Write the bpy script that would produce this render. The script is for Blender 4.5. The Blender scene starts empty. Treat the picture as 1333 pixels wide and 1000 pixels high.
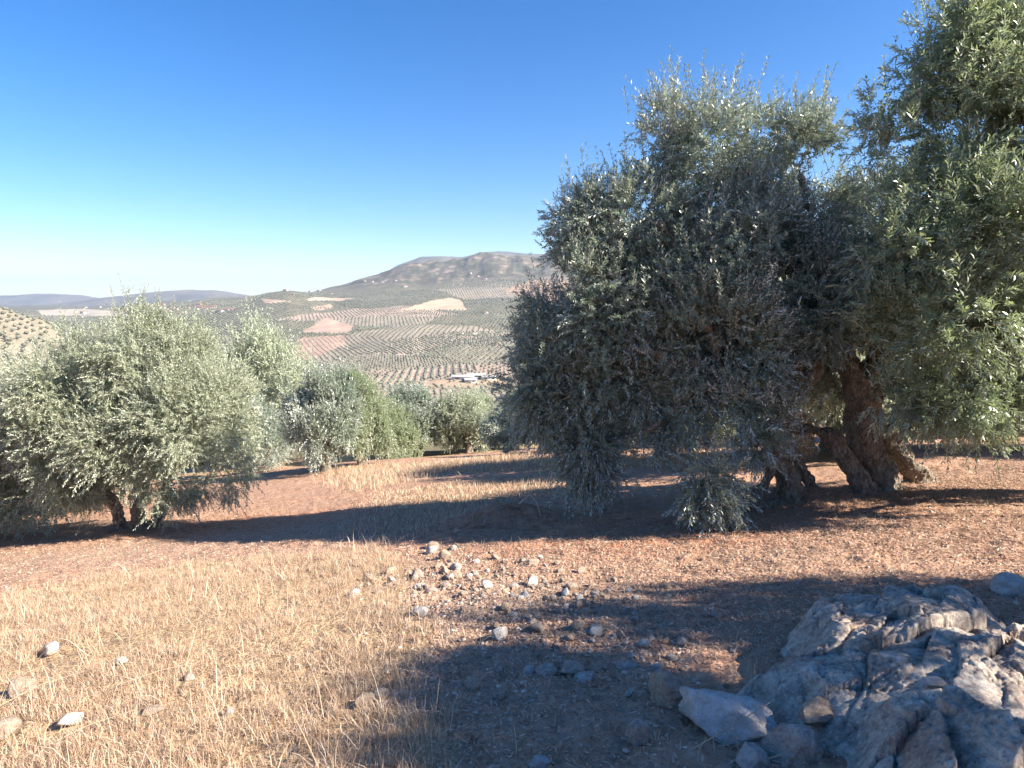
import bpy, math, time
import numpy as np
R = math.radians
T0 = time.time()
rng = np.random.default_rng(7)
col = bpy.context.scene.collection
sc = bpy.context.scene

# ------------------------------------------------------------------ camera
F = 823.0; PITCH = R(7.6); CAMZ = 1.6
cp, sp = math.cos(PITCH), math.sin(PITCH)
cam_d = bpy.data.cameras.new('camera'); cam = bpy.data.objects.new('camera', cam_d); col.objects.link(cam)
cam.location = (0, 0, CAMZ); cam.rotation_euler = (R(90) - PITCH, 0, 0)
cam_d.sensor_width = 36; cam_d.lens = 36 * F / 1333; cam_d.clip_start = 0.05; cam_d.clip_end = 60000
sc.camera = cam

def ray(px, row):
    u = (px - 666.5) / F; v = (row - 500) / F
    return np.array([u, cp - v * sp, -sp - v * cp])
def P(px, row, Y):                     # point at forward depth Y
    d = ray(px, row); return np.array([0, 0, CAMZ]) + d * (Y / d[1])

# ------------------------------------------------------------------ noise
def _h(ix, iy, iz, s):
    n = (ix.astype(np.int64) * 374761393 + iy.astype(np.int64) * 668265263 + iz.astype(np.int64) * 2147483647 + s * 974634777) & 0x7fffffff
    n = ((n ^ (n >> 13)) * 1274126177) & 0x7fffffff
    return ((n ^ (n >> 16)) & 0xffff) / 65535.0 * 2 - 1
def noise(p, s=0):
    p = np.asarray(p, float); i = np.floor(p); f = p - i; f = f * f * (3 - 2 * f); i = i.astype(np.int64)
    if p.shape[-1] == 2:
        z = np.zeros_like(i[..., 0]); out = 0
        for a in (0, 1):
            for b in (0, 1):
                w = (f[..., 0] if a else 1 - f[..., 0]) * (f[..., 1] if b else 1 - f[..., 1])
                out = out + w * _h(i[..., 0] + a, i[..., 1] + b, z, s)
        return out
    out = 0
    for a in (0, 1):
        for b in (0, 1):
            for c in (0, 1):
                w = (f[..., 0] if a else 1 - f[..., 0]) * (f[..., 1] if b else 1 - f[..., 1]) * (f[..., 2] if c else 1 - f[..., 2])
                out = out + w * _h(i[..., 0] + a, i[..., 1] + b, i[..., 2] + c, s)
    return out
def fbm(p, o=4, s=0, g=0.5):
    p = np.asarray(p, float); a = 1; t = 0; out = 0
    for k in range(o):
        out = out + a * noise(p * (2.03 ** k) + k * 17.3, s + k); t += a; a *= g
    return out / t
def ridged(p, o=4, s=0):
    p = np.asarray(p, float); a = 1; t = 0; out = 0
    for k in range(o):
        out = out + a * (1 - 2 * np.abs(noise(p * (2.03 ** k) + k * 11.1, s + k))); t += a; a *= .5
    return out / t
def ss(a, b, x):
    t = np.clip((x - a) / (b - a), 0, 1); return t * t * (3 - 2 * t)

# ------------------------------------------------------------------ terrain
SLY, SLX = -0.19, 0.10
def plane(x, y):
    yc = 38 + (y - 38) * 0 ; yy = np.minimum(np.maximum(y, -14), 60)
    xx = 14 * np.tanh(np.asarray(x) / 14) if True else x
    xr = np.where(x > 0, xx, 34 * np.tanh(np.asarray(x) / 34))
    return SLY * yy + SLX * xr
def G0(px, row):
    d = ray(px, row); a = 1.0
    t = 0
    o = np.array([0, 0, CAMZ])
    lo, hi = .5, 60
    for _ in range(60):
        m = (lo + hi) / 2; q = o + d * m
        if q[2] > plane(q[0], q[1]): lo = m
        else: hi = m
    return o + d * lo
BUMPS = []   # px,row, rx, ry, height, angle
for px, row, rx, ry, hh in [(655, 680, .95, .38, .32), (590, 700, .6, .35, .08), (835, 655, 1.0, .55, -.2), (1000, 632, .8, .5, -.05),
                            (940, 628, 1.2, .35, .10), (1050, 655, .6, .45, .18), (1015, 648, .6, .35, .14), (1130, 640, .6, .5, .08), (800, 618, 1.3, .5, .10),
                            (345, 612, 1.3, .9, .30), (420, 625, 1.5, .7, -.12), (170, 690, .8, .6, .15), (60, 680, 1.3, .7, -.15),
                            (660, 600, 3.5, 1.2, .12), (1190, 610, 1.0, .6, .1), (760, 830, .5, .35, .05), (600, 800, .6, .5, .05)]:
    g = G0(px, row); BUMPS.append((g[0], g[1], rx, ry, hh))
TC = np.array([-400, 0, 60, 100, 150, 220, 300, 380, 440, 490, 540, 600, 640, 730, 850, 1000, 1333, 1800], float)
TY = np.array([45, 60, 120, 300, 420, 550, 700, 900, 1300, 1800, 2400, 3000, 3500, 4300, 6000, 12000], float)
TR = {  # photo row of the terrain at each depth, per column
 -400: [600, 620, 590, 500, 430, 385, 400, 420, 425, 424, 420, 415, 412, 405, 398, 394],
 0:    [605, 630, 610, 520, 455, 399, 420, 440, 435, 424, 413, 405, 403, 400, 398, 393],
 60:   [605, 635, 615, 535, 475, 415, 440, 450, 440, 425, 412, 402, 402, 400, 398, 393],
 100:  [603, 635, 620, 545, 500, 442, 465, 468, 446, 428, 412, 402, 402, 400, 398, 393],
 150:  [600, 635, 620, 555, 520, 475, 480, 475, 448, 428, 410, 400, 402, 400, 398, 393],
 220:  [600, 635, 620, 560, 535, 515, 500, 482, 450, 427, 407, 396, 392, 400, 398, 393],
 300:  [598, 635, 620, 565, 545, 530, 508, 486, 452, 424, 397, 386, 392, 400, 398, 393],
 380:  [596, 635, 620, 565, 548, 535, 510, 488, 452, 415, 378, 384, 395, 400, 398, 393],
 440:  [592, 635, 620, 565, 548, 535, 508, 484, 448, 414, 389, 376, 372, 395, 398, 393],
 490:  [590, 635, 620, 565, 548, 532, 506, 480, 444, 412, 389, 370, 357, 380, 398, 393],
 540:  [588, 635, 620, 565, 548, 532, 506, 478, 442, 410, 388, 366, 345, 360, 395, 393],
 600:  [586, 635, 620, 565, 548, 532, 506, 476, 440, 410, 386, 360, 336, 355, 390, 393],
 640:  [585, 635, 620, 565, 548, 532, 506, 476, 440, 409, 386, 358, 332, 350, 390, 393],
 730:  [582, 635, 620, 565, 548, 532, 506, 476, 438, 407, 384, 355, 329, 345, 390, 393],
 850:  [580, 635, 620, 565, 548, 530, 504, 474, 436, 405, 382, 353, 330, 345, 390, 393],
 1000: [580, 625, 610, 560, 540, 525, 500, 470, 434, 404, 382, 356, 340, 350, 390, 393],
 1333: [580, 600, 590, 550, 530, 515, 490, 465, 432, 404, 385, 370, 360, 365, 390, 393],
 1800: [580, 590, 580, 540, 520, 505, 485, 460, 430, 408, 392, 380, 375, 380, 390, 393]}
TT = np.array([TR[int(c)] for c in TC])
LY = np.log(TY)
def hill_row(c, Y):
    c = np.clip(c, TC[0], TC[-1]); ly = np.log(np.clip(Y, TY[0], TY[-1]))
    i = np.clip(np.searchsorted(TC, c) - 1, 0, len(TC) - 2); j = np.clip(np.searchsorted(LY, ly) - 1, 0, len(TY) - 2)
    a = (c - TC[i]) / (TC[i + 1] - TC[i]); b = (ly - LY[j]) / (LY[j + 1] - LY[j])
    a = a * a * (3 - 2 * a) * .6 + a * .4
    b2 = b
    return (TT[i, j] * (1 - a) * (1 - b2) + TT[i + 1, j] * a * (1 - b2) + TT[i, j + 1] * (1 - a) * b2 + TT[i + 1, j + 1] * a * b2)
def col_of(x, y): return 666.5 + 815 * x / np.maximum(y, 1.0)
def H(x, y, detail=True):
    x = np.asarray(x, float); y = np.asarray(y, float)
    zn = plane(x, y)
    p = np.stack([x, y], -1)
    r = np.hypot(x, y)
    for bx, by, rx, ry, hh in BUMPS:
        zn = zn + hh * np.exp(-((x - bx) / rx) ** 2 - ((y - by) / ry) ** 2)
    zn = zn + .05 * fbm(p * .7, 3, 5) * ss(1, 5, r) + .25 * fbm(p * .13, 2, 9) * ss(12, 30, r)
    if detail:
        zn = zn + .03 * fbm(p * 5, 3, 3) + .012 * ridged(p * 15, 2, 4)
    Yc = np.maximum(y, 45)
    w = ss(32, 52, y)
    if np.any(w > 0):
        c = col_of(x, Yc); row = hill_row(c, Yc)
        # wiggle
        row = row + 3.0 * fbm(np.stack([c / 60, np.log(Yc) * 6], -1), 3, 21) * ss(300, 900, Yc)
        zf = CAMZ - Yc * np.tan(PITCH + np.arctan((row - 500) / F))
        rug = ss(2700, 3300, Yc) * ss(430, 560, c)
        zf = zf + rug * (46 * ridged(p / 300, 6, 33) + 10 * fbm(p / 45, 4, 34) - 16) + ss(500, 1500, Yc) * 6 * fbm(p / 160, 3, 35)
        zn = zn * (1 - w) + zf * w
    return zn
def G(px, row, dz=0.0, near=True):
    d = ray(px, row); o = np.array([0, 0, CAMZ - dz]); lo, hi = .5, (80 if near else 6000)
    # march
    ts = np.geomspace(.8, 70, 500) if near else np.geomspace(350, 5500, 900)
    q = o[None] + d[None] * ts[:, None]; below = q[:, 2] < H(q[:, 0], q[:, 1], False)
    k = int(np.argmax(below)) if below.any() else len(ts) - 1
    q = q[k]; return np.array([q[0], q[1], float(H(q[0], q[1], False))])

# ------------------------------------------------------------------ mesh helpers
def mesh(name, V, quads=None, tris=None, mats=(), mi=None, smooth=False, attrs=None):
    V = np.asarray(V, np.float32).reshape(-1, 3)
    me = bpy.data.meshes.new(name); nq = 0 if quads is None else len(quads); nt = 0 if tris is None else len(tris)
    me.vertices.add(len(V)); me.vertices.foreach_set('co', V.ravel())
    me.loops.add(nq * 4 + nt * 3); me.polygons.add(nq + nt)
    li = []
    if nq: li.append(np.asarray(quads, np.int32).ravel())
    if nt: li.append(np.asarray(tris, np.int32).ravel())
    me.loops.foreach_set('vertex_index', np.concatenate(li))
    st = np.concatenate([np.arange(nq) * 4, nq * 4 + np.arange(nt) * 3]).astype(np.int32)
    me.polygons.foreach_set('loop_start', st)
    for m in mats: me.materials.append(m)
    if mi is not None: me.polygons.foreach_set('material_index', np.asarray(mi, np.int32))
    me.update(calc_edges=True)
    if smooth: me.polygons.foreach_set('use_smooth', np.ones(nq + nt, bool))
    if attrs:
        for k, a in attrs.items():
            a = np.asarray(a, np.float32)
            if a.ndim == 1:
                at = me.attributes.new(k, 'FLOAT', 'POINT'); at.data.foreach_set('value', a)
            else:
                at = me.attributes.new(k, 'FLOAT_COLOR', 'POINT')
                at.data.foreach_set('color', np.concatenate([a, np.ones((len(a), 1), np.float32)], 1).ravel())
    return me
def tag(o, label=None, cat=None, group=None, kind=None):
    if label: o['label'] = label
    if cat: o['category'] = cat
    if group: o['group'] = group
    if kind: o['kind'] = kind
    return o
def add(name, me, parent=None, loc=(0, 0, 0), rot=(0, 0, 0), scale=(1, 1, 1)):
    o = bpy.data.objects.new(name, me); col.objects.link(o); o.location = loc; o.rotation_euler = rot; o.scale = scale
    if parent is not None: o.parent = parent
    return o
def norm(v): return v / np.maximum(np.linalg.norm(v, axis=-1, keepdims=True), 1e-9)

# ------------------------------------------------------------------ materials
class NT:
    def __init__(s, name):
        s.m = bpy.data.materials.new(name); s.m.use_nodes = True; s.t = s.m.node_tree; s.t.nodes.clear()
        s.out = s.n('ShaderNodeOutputMaterial')
    def n(s, t, **k):
        nd = s.t.nodes.new(t)
        for a, b in k.items(): setattr(nd, a, b)
        return nd
    def l(s, a, b): s.t.links.new(a, b)
    def ins(s, nd, key, v):
        if hasattr(v, 'default_value') or hasattr(v, 'is_output'): s.l(v, nd.inputs[key])
        else: nd.inputs[key].default_value = v
    def mix(s, f, a, b, bl='MIX'):
        m = s.n('ShaderNodeMix', data_type='RGBA', blend_type=bl); s.ins(m, 0, f); s.ins(m, 6, a); s.ins(m, 7, b); return m.outputs[2]
    def math(s, op, a, b=0.0, c=0.0):
        m = s.n('ShaderNodeMath', operation=op); s.ins(m, 0, a); s.ins(m, 1, b); s.ins(m, 2, c); return m.outputs[0]
    def noise(s, scale, detail=4, rough=.6, vec=None, dist=0):
        n = s.n('ShaderNodeTexNoise'); n.inputs['Scale'].default_value = scale; n.inputs['Detail'].default_value = detail
        n.inputs['Roughness'].default_value = rough; n.inputs['Distortion'].default_value = dist
        if vec is not None: s.l(vec, n.inputs['Vector'])
        return n.outputs['Fac']
    def ramp(s, f, stops, interp='LINEAR'):
        r = s.n('ShaderNodeValToRGB'); r.color_ramp.interpolation = interp; s.l(f, r.inputs[0]); e = r.color_ramp.elements
        while len(e) < len(stops): e.new(.5)
        for k, (p, c) in enumerate(stops):
            e[k].position = p; e[k].color = (*c, 1) if len(c) == 3 else c
        return r.outputs[0]
    def attr(s, name, out='Fac'):
        a = s.n('ShaderNodeAttribute'); a.attribute_name = name; return a.outputs[out]
    def bsdf(s, colr, rough=.8, spec=.3, bump=None, bs=.3, bd=.02):
        b = s.n('ShaderNodeBsdfPrincipled'); s.ins(b, 'Base Color', colr); s.ins(b, 'Roughness', rough); s.ins(b, 'Specular IOR Level', spec)
        if bump is not None:
            bu = s.n('ShaderNodeBump'); bu.inputs['Strength'].default_value = bs; bu.inputs['Distance'].default_value = bd
            s.l(bump, bu.inputs['Height']); s.l(bu.outputs[0], b.inputs['Normal'])
        return b
    def end(s, sh): s.l(sh, s.out.inputs['Surface']); return s.m
def c4(r, g, b): return (r, g, b, 1)

def leaf_mat(name, top1, top2, back, trans, tw=.3, rough=.42):
    n = NT(name); g = n.n('ShaderNodeNewGeometry')
    ti = n.mix(g.outputs['Random Per Island'], c4(*top1), c4(*top2))
    co = n.n('ShaderNodeTexCoord')
    big = n.noise(1.1, 2, .5, co.outputs['Object'])
    ti = n.mix(n.math('MULTIPLY', big, .55), ti, c4(*[min(1, v * 1.35) for v in top2]))
    bk = n.mix(n.math('MULTIPLY', g.outputs['Random Per Island'], .5), c4(*back), c4(*[v * .7 for v in back]))
    cc = n.mix(g.outputs['Backfacing'], ti, bk)
    b = n.bsdf(cc, rough, .85)
    t = n.n('ShaderNodeBsdfTranslucent'); t.inputs['Color'].default_value = c4(*trans)
    m = n.n('ShaderNodeMixShader'); m.inputs[0].default_value = tw
    n.l(b.outputs[0], m.inputs[1]); n.l(t.outputs[0], m.inputs[2])
    return n.end(m.outputs[0])
M = {}
M['leaf'] = leaf_mat('olive_leaf', (.13, .17, .115), (.27, .32, .235), (.68, .72, .65), (.28, .33, .21), .24, .31)
M['leaf_mid'] = leaf_mat('olive_leaf_mid', (.15, .19, .11), (.27, .32, .19), (.50, .54, .40), (.34, .41, .18), .28, .4)
M['leaf_green'] = leaf_mat('olive_leaf_green', (.13, .17, .095), (.26, .31, .19), (.54, .58, .46), (.35, .43, .19), .34, .36)
M['leaf_grey'] = leaf_mat('olive_leaf_grey', (.26, .295, .20), (.40, .44, .31), (.58, .61, .48), (.37, .41, .23), .25, .45)
def bark():
    n = NT('olive_bark'); co = n.n('ShaderNodeTexCoord'); mp = n.n('ShaderNodeMapping'); mp.inputs['Scale'].default_value = (1, 1, .35)
    n.l(co.outputs['Object'], mp.inputs[0]); v = mp.outputs[0]
    a = n.noise(22, 8, .72, v, 1.2); b = n.noise(3, 3, .5, v); k = n.noise(60, 4, .7, v)
    base = n.ramp(a, [(.36, (.05, .04, .032)), (.5, (.24, .195, .155)), (.62, (.47, .41, .34))])
    base = n.mix(n.math('MULTIPLY', b, .6), base, c4(.20, .17, .11))
    h = n.math('ADD', n.math('MULTIPLY', a, 1.0), n.math('MULTIPLY', k, .3))
    return n.end(n.bsdf(base, .9, .2, h, .9, .04).outputs[0])
M['bark'] = bark()
n = NT('twig_bark'); M['twig'] = n.end(n.bsdf(c4(.19, .18, .13), .8, .2).outputs[0])

def ground_mat():
    n = NT('red_soil'); co = n.n('ShaderNodeTexCoord'); v = co.outputs['Object']
    g = n.attr('grass'); pl = n.attr('pale')
    a = n.noise(.55, 4, .6, v); b = n.noise(7, 5, .65, v); d = n.noise(38, 4, .7, v); e = n.noise(2.2, 5, .6, v)
    red = n.attr('red'); soil = n.mix(red, n.ramp(b, [(.3, (.27, .155, .10)), (.5, (.42, .265, .18)), (.7, (.56, .38, .27))]), n.ramp(b, [(.3, (.24, .10, .055)), (.5, (.42, .20, .115)), (.7, (.54, .31, .20))]))
    soil = n.mix(n.ramp(a, [(.42, (0, 0, 0)), (.62, (.75, .75, .75))]), soil, c4(.40, .255, .175))
    soil = n.mix(n.math('MULTIPLY', pl, .65), soil, n.ramp(e, [(.35, (.36, .24, .17)), (.65, (.50, .38, .28))]))
    soil = n.mix(n.ramp(d, [(.55, (0, 0, 0)), (.72, (.6, .6, .6))]), soil, c4(.52, .40, .30))
    vo = n.n('ShaderNodeTexVoronoi'); vo.inputs['Scale'].default_value = 30; n.l(v, vo.inputs['Vector'])
    soil = n.mix(n.ramp(vo.outputs['Distance'], [(.12, (.5, .5, .5)), (.3, (0, 0, 0))]), soil, c4(.14, .07, .045))
    straw = n.ramp(d, [(.3, (.25, .16, .09)), (.5, (.42, .29, .17)), (.7, (.58, .42, .26))])
    gm = n.ramp(n.math('ADD', g, n.math('MULTIPLY', n.math('SUBTRACT', e, .5), .9)), [(.3, (0, 0, 0)), (.6, (1, 1, 1))])
    cc = n.mix(gm, soil, straw)
    h = n.math('ADD', n.math('MULTIPLY', d, .5), n.math('ADD', b, n.math('MULTIPLY', vo.outputs['Distance'], .35)))
    return n.end(n.bsdf(cc, .95, .1, h, .8, .05).outputs[0])
M['ground'] = ground_mat()
def hill_mat():
    n = NT('hill_fields'); co = n.n('ShaderNodeTexCoord'); v = co.outputs['Object']
    c = n.attr('field', 'Color'); a = n.noise(.02, 6, .65, v); b = n.noise(.12, 4, .7, v); r = n.attr('rug')
    c = n.mix(.55, c, n.ramp(a, [(.3, (.45, .45, .42)), (.7, (1.0, 1.0, 1.0))]), 'MULTIPLY')
    c = n.mix(.5, c, n.ramp(b, [(.35, (.55, .55, .5)), (.65, (1.0, 1.0, 1.0))]), 'MULTIPLY')
    rk = n.ramp(n.noise(.013, 8, .75, v), [(.40, (.055, .065, .04)), (.52, (.11, .10, .07)), (.64, (.28, .22, .165))])
    c = n.mix(r, c, rk)
    return n.end(n.bsdf(c, .95, .1, b, .6, 2.0).outputs[0])
M['hill'] = hill_mat()
n = NT('ridge_scrub'); co = n.n('ShaderNodeTexCoord'); M['ridge'] = n.end(n.bsdf(n.ramp(n.noise(.004, 8, .7, co.outputs['Object']), [(.35, (.06, .07, .05)), (.65, (.17, .15, .12))]), .95, .1).outputs[0])
def rock_mat(name, c1, c2, c3, sc1=6, moss=True, bs=.9):
    n = NT(name); co = n.n('ShaderNodeTexCoord'); v = co.outputs['Object']; oi = n.n('ShaderNodeObjectInfo')
    vv = n.n('ShaderNodeVectorMath', operation='ADD'); n.l(v, vv.inputs[0])
    sc_ = n.math('MULTIPLY', oi.outputs['Random'], 30.0); n.l(sc_, vv.inputs[1]); v = vv.outputs[0]
    a = n.noise(sc1, 8, .72, v, .4); b = n.noise(sc1 * 6, 6, .75, v); d = n.noise(sc1 * .4, 3, .5, v)
    cc = n.ramp(a, [(.32, c1), (.5, c2), (.66, c3)])
    cc = n.mix(n.ramp(b, [(.52, (0, 0, 0)), (.66, (.55, .55, .55))]), cc, c4(*[min(.8, q * 1.25) for q in c3]))
    cc = n.mix(n.ramp(b, [(.33, (.75, .75, .75)), (.46, (0, 0, 0))]), cc, c4(*[q * .55 for q in c1]))
    cc = n.mix(n.ramp(d, [(.5, (0, 0, 0)), (.68, (.5, .5, .5))]), cc, c4(.36, .22, .15))
    h = n.math('ADD', a, n.math('MULTIPLY', b, .5))
    return n.end(n.bsdf(cc, .9, .2, h, bs, .03).outputs[0])
M['rock'] = rock_mat('limestone', (.26, .20, .17), (.44, .37, .31), (.62, .55, .48), 2.5)
M['bedrock'] = rock_mat('weathered_bedrock', (.20, .155, .13), (.46, .38, .31), (.72, .63, .52), 7, True, 1.0)
M['rock_tan'] = rock_mat('tan_stone', (.38, .27, .19), (.50, .38, .28), (.62, .52, .42))
M['rock_white'] = rock_mat('pale_limestone', (.42, .39, .34), (.58, .55, .50), (.72, .70, .66), 3.5)
def island_mat(name, stops, rough=.8, tw=0, spec=.2):
    n = NT(name); g = n.n('ShaderNodeNewGeometry')
    cc = n.ramp(g.outputs['Random Per Island'], stops)
    b = n.bsdf(cc, rough, spec)
    if tw:
        t = n.n('ShaderNodeBsdfTranslucent'); n.l(cc, t.inputs['Color']); m = n.n('ShaderNodeMixShader'); m.inputs[0].default_value = tw
        n.l(b.outputs[0], m.inputs[1]); n.l(t.outputs[0], m.inputs[2]); return n.end(m.outputs[0])
    return n.end(b.outputs[0])
M['straw'] = island_mat('dry_grass', [(0, (.30, .19, .12)), (.4, (.50, .36, .24)), (.75, (.64, .49, .35)), (1, (.76, .64, .50))], .7, .25)
M['litter'] = island_mat('dry_leaf_litter', [(0, (.20, .10, .065)), (.35, (.36, .215, .145)), (.75, (.50, .35, .25)), (1, (.64, .50, .38))], .7)
M['pebble'] = island_mat('pebbles', [(0, (.24, .15, .11)), (.4, (.36, .25, .18)), (.8, (.48, .39, .31)), (1, (.62, .56, .48))], .9)
M['farleaf'] = island_mat('far_olive_foliage', [(0, (.10, .108, .078)), (.5, (.14, .147, .108)), (1, (.19, .195, .15))], .8)
n = NT('white_render'); co = n.n('ShaderNodeTexCoord'); M['white'] = n.end(n.bsdf(n.ramp(n.noise(.7, 4, .6, co.outputs['Object']), [(.3, (.38, .37, .35)), (.7, (.55, .54, .52))]), .9, .2).outputs[0])
n = NT('clay_roof'); co = n.n('ShaderNodeTexCoord'); M['roof'] = n.end(n.bsdf(n.ramp(n.noise(.9, 4, .6, co.outputs['Object']), [(.3, (.22, .11, .07)), (.7, (.36, .20, .13))]), .9, .2).outputs[0])
n = NT('window_glass'); M['glass'] = n.end(n.bsdf(c4(.03, .035, .04), .2, .5).outputs[0])

# ------------------------------------------------------------------ ground sheets
def inpoly(x, y, poly):
    ins = np.zeros(np.shape(x), bool); n = len(poly); j = n - 1
    for i in range(n):
        xi, yi = poly[i]; xj, yj = poly[j]
        c = ((yi > y) != (yj > y)) & (x < (xj - xi) * (y - yi) / (yj - yi + 1e-12) + xi)
        ins ^= c; j = i
    return ins
def gpoly(pts): return [tuple(G(a, b)[:2]) for a, b in pts]
GRASS = gpoly([(-160, 800), (0, 778), (120, 752), (300, 728), (470, 716), (528, 735), (540, 790), (565, 840), (520, 890), (500, 930), (600, 950), (590, 1060), (-200, 1060)])
GRASS2 = gpoly([(430, 612), (520, 604), (640, 598), (800, 600), (930, 604), (960, 612), (720, 613), (560, 616), (480, 640)])
GRASS3 = gpoly([(490, 640), (700, 620), (760, 640), (620, 660), (560, 700), (450, 700)])
def softpoly(x, y, poly, w):
    s = 0; k = 0
    for dx in (-w, 0, w):
        for dy in (-w, 0, w):
            s = s + inpoly(x + dx, y + dy, poly); k += 1
    return s / k
def sheet(name, radii, mat, kind_attr):
    fa = np.linspace(R(-52), R(52), 980); co_ = np.linspace(R(52), R(308), 70)[1:-1]
    th = np.concatenate([fa, co_]); nth = len(th)
    rr, tt = np.meshgrid(radii, th, indexing='ij'); x = rr * np.sin(tt); y = rr * np.cos(tt)
    z = H(x, y)
    V = np.stack([x, y, z], -1).reshape(-1, 3); nr = len(radii)
    i, j = np.meshgrid(np.arange(nr - 1), np.arange(nth), indexing='ij'); j2 = (j + 1) % nth
    q = np.stack([i * nth + j, (i + 1) * nth + j, (i + 1) * nth + j2, i * nth + j2], -1).reshape(-1, 4)[:, ::-1]
    return V, q
V, q = sheet('ground', np.concatenate([[.05, .5], np.geomspace(.9, 62, 560)]), M['ground'], 0)
gx, gy = V[:, 0], V[:, 1]
gr = np.maximum(softpoly(gx, gy, GRASS, .12), .8 * softpoly(gx, gy, GRASS2, .8)); gr = np.maximum(gr, .45 * softpoly(gx, gy, GRASS3, .4))
gr = np.maximum(gr, .6 * ss(30, 40, gy) * (gx > -25))
pb = G(690, 800); pale = np.exp(-((gx - pb[0]) / 1.3) ** 2 - ((gy - pb[1]) / 1.0) ** 2)
pb = G(100, 725); pale = np.maximum(pale, np.exp(-((gx - pb[0]) / 3) ** 2 - ((gy - pb[1]) / 1.3) ** 2))
redm = .25 + 0 * gx
for px_, row_, rx_, ry_ in [(650, 690, 1.8, 1.1), (800, 705, 2.6, 1.2), (1060, 665, 1.6, .8), (1200, 650, 1.6, .6), (360, 610, 3, 1.6), (560, 590, 4, 2), (850, 650, 2, 1.5), (1000, 700, 1.5, .5), (350, 680, 3, 2), (780, 640, 2, 1)]:
    g_ = G(px_, row_); redm = np.maximum(redm, np.exp(-((gx - g_[0]) / rx_) ** 2 - ((gy - g_[1]) / ry_) ** 2))
ground = add('ground', mesh('ground', V, q, None, [M['ground']], smooth=True, attrs={'grass': gr, 'pale': pale, 'red': redm})); tag(ground, kind='structure')

# ---- hill fields
seeds = []
frng = np.random.default_rng(11)
while len(seeds) < 95:
    Y = math.exp(frng.uniform(math.log(380), math.log(3300))); c = frng.uniform(-60, 960)
    seeds.append([(c - 666.5) / 815 * Y, Y])
seeds = np.array(seeds)
nS = len(seeds); fang = frng.normal(R(28), R(22), nS); fsp = frng.uniform(9.5, 12.5, nS); fdens = frng.uniform(0, 1, nS)
palette = np.array([(.54, .42, .33), (.60, .49, .39), (.50, .38, .30), (.40, .34, .26), (.26, .24, .165), (.24, .225, .15)])
pidx = np.where(seeds[:, 1] < 1500, frng.integers(0, 4, nS), frng.integers(2, 6, nS)); fcol = palette[pidx]
BARE = [  # photo outlines of the open fields on the far slope (px,row), colour, tree keep
 ([(521, 404), (560, 392), (585, 388), (600, 391), (608, 404)], (.60, .44, .31), 0),
 ([(389, 434), (425, 414), (462, 425), (455, 434)], (.54, .38, .29), 0),
 ([(340, 389), (360, 390), (380, 393), (345, 395)], (.58, .43, .31), 0),
 ([(396, 391), (410, 387), (466, 389), (440, 393)], (.60, .46, .34), 0),
 ([(405, 400), (430, 396), (435, 402), (410, 405)], (.52, .38, .28), .3),
 ([(368, 470), (392, 440), (450, 436), (450, 450), (385, 475)], (.52, .36, .275), 2),
 ([(655, 378), (710, 360), (760, 362), (760, 395), (715, 396)], (.44, .30, .21), .25),
 ([(560, 355), (610, 352), (640, 362), (560, 368)], (.36, .26, .19), .5),
 ([(540, 498), (600, 492), (660, 489), (660, 503), (560, 505)], (.50, .37, .26), .25),
 ([(48, 404), (110, 402), (170, 407), (160, 412), (55, 411)], (.52, .46, .37), 0),
]
def fieldinfo(x, y):
    Yc = np.maximum(y, 45); c = col_of(x, Yc); z = H(x, y, False)
    # photo coordinates
    d1 = y * cp - (z - CAMZ) * sp; v = -(y * sp + (z - CAMZ) * cp) / d1; u = x / d1
    px, row = 666.5 + F * u, 500 + F * v
    p = np.stack([x, y], -1); best = np.full(np.shape(x), 1e18); idx = np.zeros(np.shape(x), int)
    wob = np.stack([fbm(p / 90, 2, 51), fbm(p / 90, 2, 52)], -1) * 14
    for k in range(nS):
        dd = ((p + wob - seeds[k]) ** 2).sum(-1) / (seeds[k][1] ** 1.2)
        m = dd < best; best = np.where(m, dd, best); idx = np.where(m, k, idx)
    ov = np.full(np.shape(x), -1)
    w2 = 1.2 * noise(p / 25, 77)
    for k, (poly, cc, kp) in enumerate(BARE):
        ov = np.where(inpoly(px + w2, row + w2 * .3, poly) & (y > 380), k, ov)
    return idx, ov, px, row
V, q = sheet('hills', np.geomspace(62, 9000, 560), M['hill'], 1)
hx, hy = V[:, 0], V[:, 1]
idx, ov, hpx, hrow = fieldinfo(hx, hy)
fc = fcol[idx]
for k in range(len(BARE)): fc = np.where((ov == k)[:, None], np.array(BARE[k][1])[None], fc)
near_v = ss(380, 450, hy)[:, None]; fc = fc * near_v + np.array([.22, .19, .11]) * (1 - near_v)
far_v = ss(2300, 3400, hy)[:, None] * (ov < 0)[:, None]; fc = fc * (1 - far_v) + np.array([.17, .165, .115]) * far_v
rug = ss(2650, 3100, hy + 150 * fbm(np.stack([hx, hy], -1) / 200, 3, 61)) * ss(415, 470, hpx)
lf = (ss(150, 60, hpx) * ss(900, 600, hy))[:, None]; fc = fc * (1 - .75 * lf) + .75 * lf * np.array([.30, .285, .205])
hills = add('hills', mesh('hills', V, q, None, [M['hill']], smooth=True, attrs={'field': fc, 'rug': rug})); tag(hills, kind='structure')

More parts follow.
